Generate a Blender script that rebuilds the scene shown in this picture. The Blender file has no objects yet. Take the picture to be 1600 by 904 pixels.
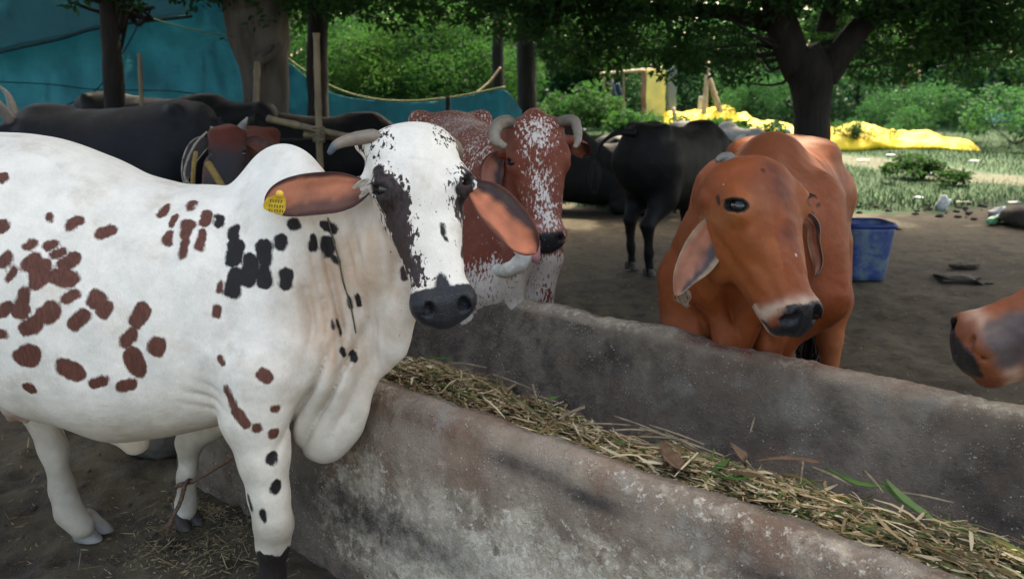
import bpy, math, os, random
import numpy as np
from mathutils import Vector, Matrix
from mathutils.bvhtree import BVHTree

random.seed(7)
RNG = np.random.default_rng(11)
SC = bpy.context.scene
COL = SC.collection

# ---------------------------------------------------------------- camera
CAM_H, PITCH, FPX = 1.45, math.radians(14.4), 1256.0
cam_data = bpy.data.cameras.new('camera')
cam = bpy.data.objects.new('camera', cam_data)
COL.objects.link(cam)
cam.location = (0, 0, CAM_H)
cam.rotation_euler = (math.pi/2 - PITCH, 0, 0)
cam_data.sensor_width = 36.0
cam_data.lens = FPX/1600*36.0
cam_data.clip_start = 0.05
cam_data.clip_end = 600
cam_data.dof.use_dof = True
cam_data.dof.focus_distance = 2.2
cam_data.dof.aperture_fstop = 4.0
SC.camera = cam

# ---------------------------------------------------------------- sky and sun
SUN_EL, SUN_AZ = math.radians(56), math.radians(28)     # azimuth measured from +Y towards +X
world = bpy.data.worlds.new('World')
SC.world = world
world.use_nodes = True
wn = world.node_tree
wn.nodes.clear()
wo = wn.nodes.new('ShaderNodeOutputWorld')
wb = wn.nodes.new('ShaderNodeBackground')
ws = wn.nodes.new('ShaderNodeTexSky')
ws.sky_type = 'NISHITA'
ws.sun_disc = False
ws.sun_elevation = SUN_EL
ws.sun_rotation = SUN_AZ
ws.air_density = 0.8
ws.dust_density = 5.0
ws.ozone_density = 0.4
wb.inputs['Strength'].default_value = 0.15
wn.links.new(ws.outputs[0], wb.inputs[0])
wn.links.new(wb.outputs[0], wo.inputs[0])
sun_data = bpy.data.lights.new('sun', 'SUN')
sun_data.energy = 2.0
sun_data.angle = math.radians(1.2)
sun_data.color = (1.0, 0.95, 0.86)
sun = bpy.data.objects.new('sun', sun_data)
COL.objects.link(sun)
sd_ = Vector((math.sin(SUN_AZ)*math.cos(SUN_EL), math.cos(SUN_AZ)*math.cos(SUN_EL), math.sin(SUN_EL)))
sun.rotation_euler = sd_.to_track_quat('Z', 'Y').to_euler()
sun.location = (0, 0, 20)
SC.view_settings.view_transform = 'Standard'
SC.view_settings.look = 'None'
SC.view_settings.gamma = 1
SC.view_settings.exposure = 2.6
SC.view_settings.use_white_balance = True      # the phone's white balance: set for the shade
SC.view_settings.white_balance_temperature = 8000
SC.view_settings.white_balance_tint = 4
SC.cycles.max_bounces = 5
SC.cycles.diffuse_bounces = 3
SC.cycles.transmission_bounces = 3
SC.cycles.use_denoising = True
SC.render.filter_size = 1.7

# ---------------------------------------------------------------- projection helpers
cF = np.array([0, math.cos(PITCH), -math.sin(PITCH)])
cU = np.array([0, math.sin(PITCH), math.cos(PITCH)])
cR = np.array([1.0, 0, 0])
cO = np.array([0, 0, CAM_H])
def ray(px, py):
    return cF + cR*((px-800)/FPX) + cU*((452-py)/FPX)
def P(px, py, Y):
    """world point that lies at depth Y (world y) and is seen at photo pixel px,py"""
    d = ray(px, py)
    return cO + d*(Y/d[1])
def G(px, py, z=0.0):
    """ground point seen at photo pixel"""
    d = ray(px, py)
    return cO + d*((z-CAM_H)/d[2])
def nrm(v):
    v = np.asarray(v, float)
    return v/np.linalg.norm(v)

# ---------------------------------------------------------------- noise
def _hash(ix, iy, iz, seed):
    h = (ix.astype(np.int64)*374761393 + iy.astype(np.int64)*668265263 + iz.astype(np.int64)*2147483647 + seed*974634777) & 0xffffffff
    h = ((h ^ (h >> 13))*1274126177) & 0xffffffff
    h = ((h ^ (h >> 16))*2246822519) & 0xffffffff
    return ((h ^ (h >> 15)) & 0xffff)/65535.0*2-1
def vnoise(p, scale, seed=0):
    p = np.asarray(p)*scale
    i = np.floor(p).astype(np.int64); f = p-i
    f = f*f*(3-2*f)
    r = 0
    for dx in (0, 1):
        wx = f[:, 0] if dx else 1-f[:, 0]
        for dy in (0, 1):
            wy = f[:, 1] if dy else 1-f[:, 1]
            for dz in (0, 1):
                wz = f[:, 2] if dz else 1-f[:, 2]
                r = r + wx*wy*wz*_hash(i[:, 0]+dx, i[:, 1]+dy, i[:, 2]+dz, seed)
    return r
def fbm(p, scale, octv=4, seed=0, gain=.5):
    r = 0; a = 1
    for o in range(octv):
        r = r + a*vnoise(p, scale*2.03**o, seed+o*17); a *= gain
    return r
def sstep(x, a, b):
    t = np.clip((x-a)/(b-a), 0, 1)
    return t*t*(3-2*t)

# ---------------------------------------------------------------- mesh helpers
def mk_mesh(name, V, Fc, smooth=True):
    V = np.asarray(V, np.float32)
    me = bpy.data.meshes.new(name)
    if isinstance(Fc, np.ndarray):
        n, k = Fc.shape
        me.vertices.add(len(V)); me.vertices.foreach_set('co', V.ravel())
        me.loops.add(n*k); me.loops.foreach_set('vertex_index', Fc.astype(np.int32).ravel())
        me.polygons.add(n)
        me.polygons.foreach_set('loop_start', np.arange(0, n*k, k, dtype=np.int32))
        me.polygons.foreach_set('use_smooth', np.full(n, smooth))
        me.update(calc_edges=True)
    else:
        me.from_pydata([tuple(v) for v in V.tolist()], [], Fc)
        me.polygons.foreach_set('use_smooth', [smooth]*len(me.polygons))
    return me
def fattr(me, name, arr):
    a = me.attributes.new(name, 'FLOAT', 'POINT'); a.data.foreach_set('value', np.asarray(arr, np.float32))
def cattr(me, name, arr):
    arr = np.asarray(arr, np.float32)
    if arr.ndim == 1: arr = np.tile(arr, (len(me.vertices), 1))
    if arr.shape[1] == 3: arr = np.hstack([arr, np.ones((len(arr), 1), np.float32)])
    a = me.attributes.new(name, 'FLOAT_COLOR', 'POINT'); a.data.foreach_set('color', arr.ravel())
def link(name, me, mat=None, parent=None):
    o = bpy.data.objects.new(name, me)
    COL.objects.link(o)
    if mat is not None and len(me.materials) == 0: me.materials.append(mat)
    if parent is not None:
        o.parent = parent
        if parent.type == 'EMPTY': o.matrix_parent_inverse = parent.matrix_basis.inverted()   # parts are built in world coordinates
    return o
def tag(o, label=None, cat=None, group=None, kind=None):
    if label: o['label'] = label
    if cat: o['category'] = cat
    if group: o['group'] = group
    if kind: o['kind'] = kind
    return o
def empty(name, label, cat, group=None, loc=(0, 0, 0)):
    o = bpy.data.objects.new(name, None)
    COL.objects.link(o); o.empty_display_size = .1
    o.location = loc
    return tag(o, label, cat, group)
class MB:
    def __init__(s): s.v = []; s.f = []; s.n = 0
    def add(s, V, Fc):
        s.v.append(np.asarray(V, float)); s.f += [tuple(int(i)+s.n for i in f) for f in Fc]; s.n += len(V); return s
    def mesh(s, name, smooth=True): return mk_mesh(name, np.vstack(s.v), s.f, smooth)
def frames(path):
    path = np.asarray(path, float)
    T = np.gradient(path, axis=0); T /= np.linalg.norm(T, axis=1)[:, None]+1e-9
    n = np.cross(T[0], [0, 0, 1.0])
    if np.linalg.norm(n) < .1: n = np.cross(T[0], [1.0, 0, 0])
    n = nrm(n); N = []
    for t in T:
        n = n - t*np.dot(n, t); n = nrm(n); N.append(n)
    N = np.array(N); B = np.cross(T, N)
    return T, N, B
def spline(pts, n):
    pts = np.asarray(pts, float)
    m = len(pts)
    ext = np.vstack([2*pts[0]-pts[1], pts, 2*pts[-1]-pts[-2]])
    out = []
    for u in np.linspace(0, m-1, n):
        i = min(int(u), m-2); t = u-i
        p0, p1, p2, p3 = ext[i:i+4]
        out.append(.5*((2*p1)+(-p0+p2)*t+(2*p0-5*p1+4*p2-p3)*t*t+(-p0+3*p1-3*p2+p3)*t**3))
    return np.array(out)
def tube(path, rad, seg=10, flat=1.0, rough=0.0, seed=0, rscale=6, caps=True):
    path = np.asarray(path, float); n = len(path)
    rad = np.interp(np.linspace(0, 1, n), np.linspace(0, 1, len(np.atleast_1d(rad))), np.atleast_1d(rad)) if np.ndim(rad) else np.full(n, rad)
    T, N, B = frames(path)
    a = np.linspace(0, 2*math.pi, seg, endpoint=False)
    V = path[:, None, :] + rad[:, None, None]*(np.cos(a)[None, :, None]*N[:, None, :] + flat*np.sin(a)[None, :, None]*B[:, None, :])
    V = V.reshape(-1, 3)
    if rough:
        c = np.repeat(path, seg, 0); d = V-c
        V = c + d*(1+rough*fbm(V, rscale, 3, seed))[:, None]
    Fc = []
    for i in range(n-1):
        for j in range(seg):
            k = (j+1) % seg
            Fc.append((i*seg+j, i*seg+k, (i+1)*seg+k, (i+1)*seg+j))
    if caps:
        Fc.append(tuple(range(seg-1, -1, -1))); Fc.append(tuple((n-1)*seg+j for j in range(seg)))
    return V, Fc

# ---------------------------------------------------------------- implicit bodies
class Field:
    """smooth union of simple volumes, meshed as one continuous skin"""
    def __init__(s): s.pr = []
    def cap(s, a, b, ra, rb=None, k=.04, flat=None, op='u'):
        a = np.asarray(a, float); b = np.asarray(b, float); rb = ra if rb is None else rb
        r = max(ra, rb); mg = r*(1 if flat is None else max(1, flat[1]))+k+.03
        s.pr.append(('cap', (a, b, ra, rb, flat), np.minimum(a, b)-mg, np.maximum(a, b)+mg, k, op)); return s
    def chain(s, pts, rs, k=.04, flat=None, op='u'):
        for i in range(len(pts)-1): s.cap(pts[i], pts[i+1], rs[i], rs[i+1], k, flat, op)
    def ell(s, c, r, R=None, k=.04, op='u'):
        c = np.asarray(c, float); r = np.asarray(r, float)*np.ones(3)
        R = np.eye(3) if R is None else np.asarray(R, float)     # rows: axes
        ext = np.sqrt(((R*r[:, None])**2).sum(0))+k+.03
        s.pr.append(('ell', (c, r, R), c-ext, c+ext, k, op)); return s
    def gen(s, O, D, S, N, st, k=.04, pw=2.3, egg=0.0, op='u', bend=None):
        """sections along D: rows (s, top, bottom, halfwidth[, sideshift]) with top/bottom along N, halfwidth along S"""
        st = np.asarray(st, float)
        if st.shape[1] == 4: st = np.hstack([st, np.zeros((len(st), 1))])
        O, D, S, N = [np.asarray(x, float) for x in (O, D, S, N)]
        cs = []
        for r in st:
            for t in (r[1], r[2]):
                for w in (-r[3]*1.3+r[4], r[3]*1.3+r[4]): cs.append(O+D*r[0]+N*t+S*w)
        cs = np.array(cs)
        s.pr.append(('gen', (O, D, S, N, st, pw, egg), cs.min(0)-k-.03, cs.max(0)+k+.03, k, op)); return s
    def wrinkle(s, fn, lo, hi):
        s.pr.append(('fn', fn, np.asarray(lo, float), np.asarray(hi, float), 0, 'd'))
    @staticmethod
    def _ev(kind, q, X, Y, Z):
        if kind == 'cap':
            a, b, ra, rb, flat = q
            px, py, pz = X-a[0], Y-a[1], Z-a[2]
            ba = b-a
            if flat is not None:
                n, sc = nrm(flat[0]), flat[1]
                l = px*n[0]+py*n[1]+pz*n[2]; m = l*(1/sc-1)
                px, py, pz = px+m*n[0], py+m*n[1], pz+m*n[2]
                lb = ba@n; ba = ba+n*lb*(1/sc-1)
            L = max(ba@ba, 1e-9)
            h = np.clip((px*ba[0]+py*ba[1]+pz*ba[2])/L, 0, 1)
            d = np.sqrt((px-ba[0]*h)**2+(py-ba[1]*h)**2+(pz-ba[2]*h)**2)-(ra+(rb-ra)*h)
            if flat is not None: d = d*min(1, (flat[1]+1)/2)
            return d
        if kind == 'ell':
            c, r, R = q
            px, py, pz = X-c[0], Y-c[1], Z-c[2]
            u = [px*R[i][0]+py*R[i][1]+pz*R[i][2] for i in range(3)]
            k0 = np.sqrt(sum((u[i]/r[i])**2 for i in range(3)))
            k1 = np.sqrt(sum((u[i]/r[i]**2)**2 for i in range(3)))+1e-6
            return k0*(k0-1)/k1
        if kind == 'gen':
            O, D, S, N, st, pw, egg = q
            px, py, pz = X-O[0], Y-O[1], Z-O[2]
            s_ = px*D[0]+py*D[1]+pz*D[2]; l = px*S[0]+py*S[1]+pz*S[2]; n = px*N[0]+py*N[1]+pz*N[2]
            sf = np.linspace(st[0, 0], st[-1, 0], 400)
            dn = spl1(st[:, 0], st[:, 1:], sf)
            sc_ = np.clip(s_, sf[0], sf[-1])
            top = np.interp(sc_, sf, dn[:, 0]); bot = np.interp(sc_, sf, dn[:, 1])
            hw = np.maximum(np.interp(sc_, sf, dn[:, 2]), .004); sh = np.interp(sc_, sf, dn[:, 3])
            hh = np.maximum((top-bot)/2, .004); cz = (top+bot)/2
            zr = (n-cz)/hh
            hw2 = hw*(1-egg*np.clip(zr, -1.2, 1.2))
            qq = (np.abs((l-sh)/hw2)**pw+np.abs(zr)**pw)**(1/pw)
            d = (qq-1)*np.minimum(hh, hw)
            over = np.maximum(s_-sf[-1], sf[0]-s_)
            return np.where(over > 0, np.sqrt(np.maximum(d, 0)**2+over**2)+np.minimum(d,0)*0, d)
    def grid(s, xs, ys, zs):
        Fd = np.full((len(xs), len(ys), len(zs)), 9.0, np.float32)
        for kind, q, lo, hi, k, op in s.pr:
            i0, i1 = np.searchsorted(xs, [lo[0], hi[0]]); j0, j1 = np.searchsorted(ys, [lo[1], hi[1]]); k0, k1 = np.searchsorted(zs, [lo[2], hi[2]])
            if i1 <= i0 or j1 <= j0 or k1 <= k0: continue
            X = xs[i0:i1, None, None].astype(np.float32); Y = ys[None, j0:j1, None].astype(np.float32); Z = zs[None, None, k0:k1].astype(np.float32)
            A = Fd[i0:i1, j0:j1, k0:k1]
            if op == 'd':
                m = np.abs(A) < .05
                ii = np.nonzero(m)
                if len(ii[0]):
                    pts = np.stack([xs[i0+ii[0]], ys[j0+ii[1]], zs[k0+ii[2]]], 1)
                    A[ii] = A[ii]+q(pts).astype(np.float32)
                continue
            d = s._ev(kind, q, X, Y, Z)
            d = np.broadcast_to(d, A.shape)
            if op == 'u':
                h = np.clip(.5+.5*(A-d)/k, 0, 1)
                Fd[i0:i1, j0:j1, k0:k1] = A+(d-A)*h-k*h*(1-h)
            else:
                d = -d
                h = np.clip(.5-.5*(A-d)/k, 0, 1)
                Fd[i0:i1, j0:j1, k0:k1] = A+(d-A)*h+k*h*(1-h)
        return Fd
    def mesh(s, res=.012, fine=None, smooth=2):
        lo = np.min([p[2] for p in s.pr if p[5] == 'u'], 0)-.02; hi = np.max([p[3] for p in s.pr if p[5] == 'u'], 0)+.02
        ax = []
        for d in range(3):
            zones = [(f[0][d], f[1][d], f[2]) for f in (fine or [])]
            x = lo[d]; L = [x]
            while x < hi[d]:
                r = res
                for a, b, q in zones:
                    dist = max(a-x, x-b, 0)
                    r = min(r, q+dist*.12)
                x += r; L.append(x)
            ax.append(np.array(L))
        xs, ys, zs = ax
        Fd = s.grid(xs, ys, zs)
        V, Q = surface_nets(Fd, xs, ys, zs)
        V = relax(V, Q, smooth)
        return V, Q
def spl1(x, Yv, xf):
    """monotone-ish hermite interpolation of columns"""
    out = np.zeros((len(xf), Yv.shape[1]))
    h = np.diff(x)
    for c in range(Yv.shape[1]):
        y = Yv[:, c]; dl = np.diff(y)/h
        m = np.zeros(len(y)); m[0] = dl[0]; m[-1] = dl[-1]
        for i in range(1, len(y)-1):
            m[i] = (dl[i-1]*h[i]+dl[i]*h[i-1])/(h[i]+h[i-1])
        i = np.clip(np.searchsorted(x, xf)-1, 0, len(x)-2)
        t = (xf-x[i])/h[i]
        out[:, c] = (2*t**3-3*t**2+1)*y[i]+(t**3-2*t**2+t)*h[i]*m[i]+(-2*t**3+3*t**2)*y[i+1]+(t**3-t**2)*h[i]*m[i+1]
    return out
def surface_nets(Fd, xs, ys, zs):
    ins = Fd < 0
    nx, ny, nz = Fd.shape
    c = np.zeros((nx-1, ny-1, nz-1), np.int8)
    for i in (0, 1):
        for j in (0, 1):
            for k in (0, 1): c += ins[i:nx-1+i, j:ny-1+j, k:nz-1+k]
    I, J, K = np.nonzero((c > 0) & (c < 8))
    idx = np.full((nx-1, ny-1, nz-1), -1, np.int32); idx[I, J, K] = np.arange(len(I))
    acc = np.zeros((len(I), 3)); cnt = np.zeros(len(I))
    cor = [(i, j, k) for i in (0, 1) for j in (0, 1) for k in (0, 1)]
    for a in cor:
        for b in cor:
            if sum(b)-sum(a) == 1 and all(y >= x for x, y in zip(a, b)):
                fa = Fd[I+a[0], J+a[1], K+a[2]]; fb = Fd[I+b[0], J+b[1], K+b[2]]
                m = (fa < 0) != (fb < 0)
                t = np.where(m, fa/np.where(m, fa-fb, 1), 0)
                pa = np.stack([xs[I+a[0]], ys[J+a[1]], zs[K+a[2]]], 1); pb = np.stack([xs[I+b[0]], ys[J+b[1]], zs[K+b[2]]], 1)
                acc += np.where(m[:, None], pa+(pb-pa)*t[:, None], 0); cnt += m
    V = acc/cnt[:, None]
    Q = []
    for axis in range(3):
        s0 = [slice(1, -1)]*3; s1 = [slice(1, -1)]*3
        s0[axis] = slice(0, -1); s1[axis] = slice(1, None)
        A = ins[tuple(s0)]; B = ins[tuple(s1)]
        e = np.nonzero(A != B)
        g = [e[d]+(0 if d == axis else 1) for d in range(3)]
        o1, o2 = [(1, 2), (2, 0), (0, 1)][axis]
        def cell(a, b):
            h = [g[0].copy(), g[1].copy(), g[2].copy()]; h[o1] -= a; h[o2] -= b
            return idx[h[0], h[1], h[2]]
        q = np.stack([cell(1, 1), cell(0, 1), cell(0, 0), cell(1, 0)], 1)
        fl = ~A[e]
        q[fl] = q[fl][:, ::-1]
        Q.append(q)
    Q = np.vstack(Q); Q = Q[(Q >= 0).all(1)]
    return V, Q
def relax(V, Q, it=2):
    E = np.vstack([Q[:, [0, 1]], Q[:, [1, 2]], Q[:, [2, 3]], Q[:, [3, 0]]])
    a = np.concatenate([E[:, 0], E[:, 1]]); b = np.concatenate([E[:, 1], E[:, 0]])
    n = len(V); cnt = np.bincount(a, minlength=n)[:, None]+1e-9
    for i in range(it):
        for lam in (.6, -.25):
            av = np.stack([np.bincount(a, V[b, d], n) for d in range(3)], 1)/cnt
            V = V+(av-V)*lam
    return V

# ---------------------------------------------------------------- material helpers
def new_mat(name):
    m = bpy.data.materials.new(name); m.use_nodes = True
    nt = m.node_tree; nt.nodes.clear()
    out = nt.nodes.new('ShaderNodeOutputMaterial'); b = nt.nodes.new('ShaderNodeBsdfPrincipled')
    nt.links.new(b.outputs[0], out.inputs[0])
    return m, nt, b
class NT:
    """tiny wrapper to write node graphs"""
    def __init__(s, nt): s.nt = nt
    def n(s, t, **kw):
        x = s.nt.nodes.new(t)
        for k, v in kw.items(): setattr(x, k, v)
        return x
    def put(s, sock, v):
        if isinstance(v, bpy.types.NodeSocket): s.nt.links.new(v, sock)
        elif v is not None:
            if sock.type == 'RGBA' and len(v) == 3: v = (*v, 1)
            sock.default_value = v
    def obj(s): return s.n('ShaderNodeTexCoord').outputs['Object']
    def noise(s, scale, detail=4, rough=.55, vec=None, dist=0, stretch=None, out=0):
        x = s.n('ShaderNodeTexNoise'); v = vec or s.obj()
        if stretch is not None:
            mp = s.n('ShaderNodeMapping'); mp.inputs['Scale'].default_value = stretch; s.put(mp.inputs[0], v); v = mp.outputs[0]
        s.put(x.inputs['Vector'], v); x.inputs['Scale'].default_value = scale; x.inputs['Detail'].default_value = detail
        x.inputs['Roughness'].default_value = rough; x.inputs['Distortion'].default_value = dist
        return x.outputs[out]
    def vor(s, scale, vec=None, feature='F1', out='Distance', rnd=1):
        x = s.n('ShaderNodeTexVoronoi', feature=feature); s.put(x.inputs['Vector'], vec or s.obj()); x.inputs['Scale'].default_value = scale
        x.inputs['Randomness'].default_value = rnd
        return x.outputs[out]
    def math(s, op, a, b=0.0, c=None, clamp=False):
        x = s.n('ShaderNodeMath', operation=op); x.use_clamp = clamp
        s.put(x.inputs[0], a); s.put(x.inputs[1], b)
        if c is not None: s.put(x.inputs[2], c)
        return x.outputs[0]
    def ramp(s, v, a, b, lo=0.0, hi=1.0):
        x = s.n('ShaderNodeMapRange'); x.interpolation_type = 'SMOOTHSTEP'
        s.put(x.inputs[0], v); s.put(x.inputs[1], a); s.put(x.inputs[2], b); s.put(x.inputs[3], lo); s.put(x.inputs[4], hi)
        return x.outputs[0]
    def mix(s, f, a, b, mode='MIX'):
        x = s.n('ShaderNodeMix', data_type='RGBA', blend_type=mode)
        s.put(x.inputs[0], f); s.put(x.inputs[6], a); s.put(x.inputs[7], b)
        return x.outputs[2]
    def attr(s, name, out='Fac'):
        x = s.n('ShaderNodeAttribute', attribute_name=name); return x.outputs[out]
    def bump(s, h, strength=.3, dist=.01, normal=None):
        x = s.n('ShaderNodeBump'); s.put(x.inputs['Height'], h); x.inputs['Strength'].default_value = strength; x.inputs['Distance'].default_value = dist
        if normal is not None: s.put(x.inputs['Normal'], normal)
        return x.outputs[0]
def simple_mat(name, c1, c2=None, scale=8, rough=.8, bump=.3, bdist=.01, bscale=None, stretch=None, detail=5, spec=.3, metal=0):
    m, nt, b = new_mat(name); w = NT(nt)
    c2 = c2 or tuple(x*.6 for x in c1)
    f = w.ramp(w.noise(scale, detail, .6, stretch=stretch), .35, .65)
    w.put(b.inputs['Base Color'], w.mix(f, c1, c2))
    b.inputs['Roughness'].default_value = rough; b.inputs['Specular IOR Level'].default_value = spec; b.inputs['Metallic'].default_value = metal
    if bump: w.put(b.inputs['Normal'], w.bump(w.noise(bscale or scale*4, 5, .65, stretch=stretch), bump, bdist))
    return m
def coat_mat(name, fleck=112, soft=4.5, hair=.5, sheen=.015, spec=.26, rough=.62, jag=.0075, dirt=0.12, dirtcol=(.32, .22, .13)):
    m, nt, b = new_mat(name); w = NT(nt)
    base = w.attr('col', 'Color')
    st = (1, 1, .28)
    tone = w.noise(5, 5, .6)
    base = w.mix(w.ramp(tone, .3, .7, .93, 1.06), (0, 0, 0), base, 'MIX')
    dn = w.math('MULTIPLY', w.ramp(w.noise(9, 6, .65), .5, .72), dirt)
    base = w.mix(dn, base, dirtcol)
    j1 = w.math('SUBTRACT', w.noise(95, 3, .6, stretch=(1, 1, .4)), .5)
    j2 = w.math('SUBTRACT', w.noise(22, 3, .6), .5)
    jj = w.math('ADD', w.math('MULTIPLY', j1, jag*1.6), w.math('MULTIPLY', j2, jag*.7))
    m1 = w.ramp(w.math('ADD', w.attr('sd'), jj), -.0036, .0040, 1.0, 0.0)
    pc = w.attr('pcol', 'Color')
    pc = w.mix(w.ramp(w.noise(160, 3, .6, stretch=(1, 1, .2)), .3, .7), pc, w.mix(.35, pc, (.0, .0, .0)))
    col = w.mix(m1, base, pc)
    sp = w.noise(fleck, 3, .55, stretch=(1, 1, .38), dist=.4)
    thr = w.attr('spk')         # 0 none .. 1 full
    m2 = w.ramp(w.math('SUBTRACT', w.math('ADD', sp, w.math('MULTIPLY', thr, .6)), .80), -.012*soft, .016*soft)
    m2 = w.math('MULTIPLY', m2, w.ramp(thr, .0, .03))
    col = w.mix(m2, col, w.attr('scol', 'Color'))
    hv = w.ramp(w.noise(330, 3, .7, stretch=(1, 1, .25)), .3, .7, .94, 1.03)
    hv = w.math('MULTIPLY', hv, w.ramp(w.noise(17, 5, .65), .3, .72, .90, 1.05))
    vm = w.n('ShaderNodeVectorMath', operation='SCALE'); w.put(vm.inputs[0], col); w.put(vm.inputs['Scale'], hv); col = vm.outputs[0]
    w.put(b.inputs['Base Color'], col)
    w.put(b.inputs['Roughness'], w.mix(w.attr('wet'), (rough,)*3, (.28,)*3))
    b.inputs['Specular IOR Level'].default_value = spec
    b.inputs['Sheen Weight'].default_value = sheen; b.inputs['Sheen Roughness'].default_value = .5
    h1 = w.noise(260, 3, .7, stretch=(1, 1, .22)); h2 = w.noise(38, 4, .6)
    hh = w.math('ADD', w.math('MULTIPLY', h1, .25), w.math('MULTIPLY', h2, .5))
    n1 = w.bump(hh, hair, .006)
    vb = w.math('MULTIPLY', w.ramp(w.vor(230, w.obj()), .0, .5), w.attr('wet'))
    n1 = w.bump(vb, .5, .003, n1)
    n2 = w.bump(w.noise(9, 4, .55), hair*.6, .02, n1)
    w.put(b.inputs['Normal'], n2)
    return m
# ================================================================ cattle
M_coat = coat_mat('coat_hair')
M_coat_dark = coat_mat('coat_hair_black', sheen=0, spec=.16, hair=.6, dirt=.02)
M_coat_fleck = coat_mat('coat_hair_fine_flecks', fleck=105, soft=1.8, dirt=.36, dirtcol=(.40, .31, .21))
M_ear = coat_mat('ear_skin', hair=.3, rough=.6)
def horn_material(name, c1, c2):
    m, nt, b = new_mat(name); w = NT(nt)
    f = w.attr('tipf')
    c = w.mix(f, c1, c2)
    c = w.mix(w.ramp(w.noise(30, 5, .65), .35, .7, 0, .5), c, tuple(x*.45 for x in c1))
    w.put(b.inputs['Base Color'], c); b.inputs['Roughness'].default_value = .55
    w.put(b.inputs['Normal'], w.bump(w.noise(60, 4, .7, stretch=(1, 1, 1)), .5, .008))
    return m
M_horn_pink = horn_material('horn_keratin_brown', (.19, .15, .115), (.035, .055, .085))
M_horn_grey = horn_material('horn_keratin_grey', (.13, .12, .11), (.16, .15, .145))
M_horn_pale = horn_material('horn_keratin_pale', (.13, .10, .075), (.26, .21, .155))
M_horn_dark = horn_material('horn_keratin_dark', (.10, .09, .085), (.19, .17, .15))
M_hoof = simple_mat('hoof_horn', (.16, .15, .145), (.3, .29, .27), 14, .6, .5, .004)
M_hoofd = simple_mat('hoof_horn_dark', (.03, .027, .025), (.06, .05, .045), 14, .6, .5, .004)
def eye_material():
    m, nt, b = new_mat('eye_wet'); b.inputs['Base Color'].default_value = (.006, .004, .004, 1)
    b.inputs['Roughness'].default_value = .08; b.inputs['Specular IOR Level'].default_value = .6
    return m
M_eye = eye_material()
M_tongue = simple_mat('tongue_skin', (.62, .30, .33), (.5, .22, .25), 30, .35, .3, .003)

def cow_obj(name, V, Q, at, mat, parent):
    if mat is M_coat and DARK[0]: mat = M_coat_dark
    """mesh with the coat attributes: col, sd, pcol, spk, scol, wet"""
    me = mk_mesh(name, V, Q)
    n = len(V)
    for k, d in (('col', (.5, .5, .5)), ('pcol', (0, 0, 0)), ('scol', (0, 0, 0))):
        cattr(me, k, np.asarray(at.get(k, d), float)*np.ones((n, 3)))
    for k, d in (('sd', 1.0), ('spk', 0.0), ('wet', 0.0)):
        fattr(me, k, np.asarray(at.get(k, d), float)*np.ones(n))
    return link(name, me, mat, parent)

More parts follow.
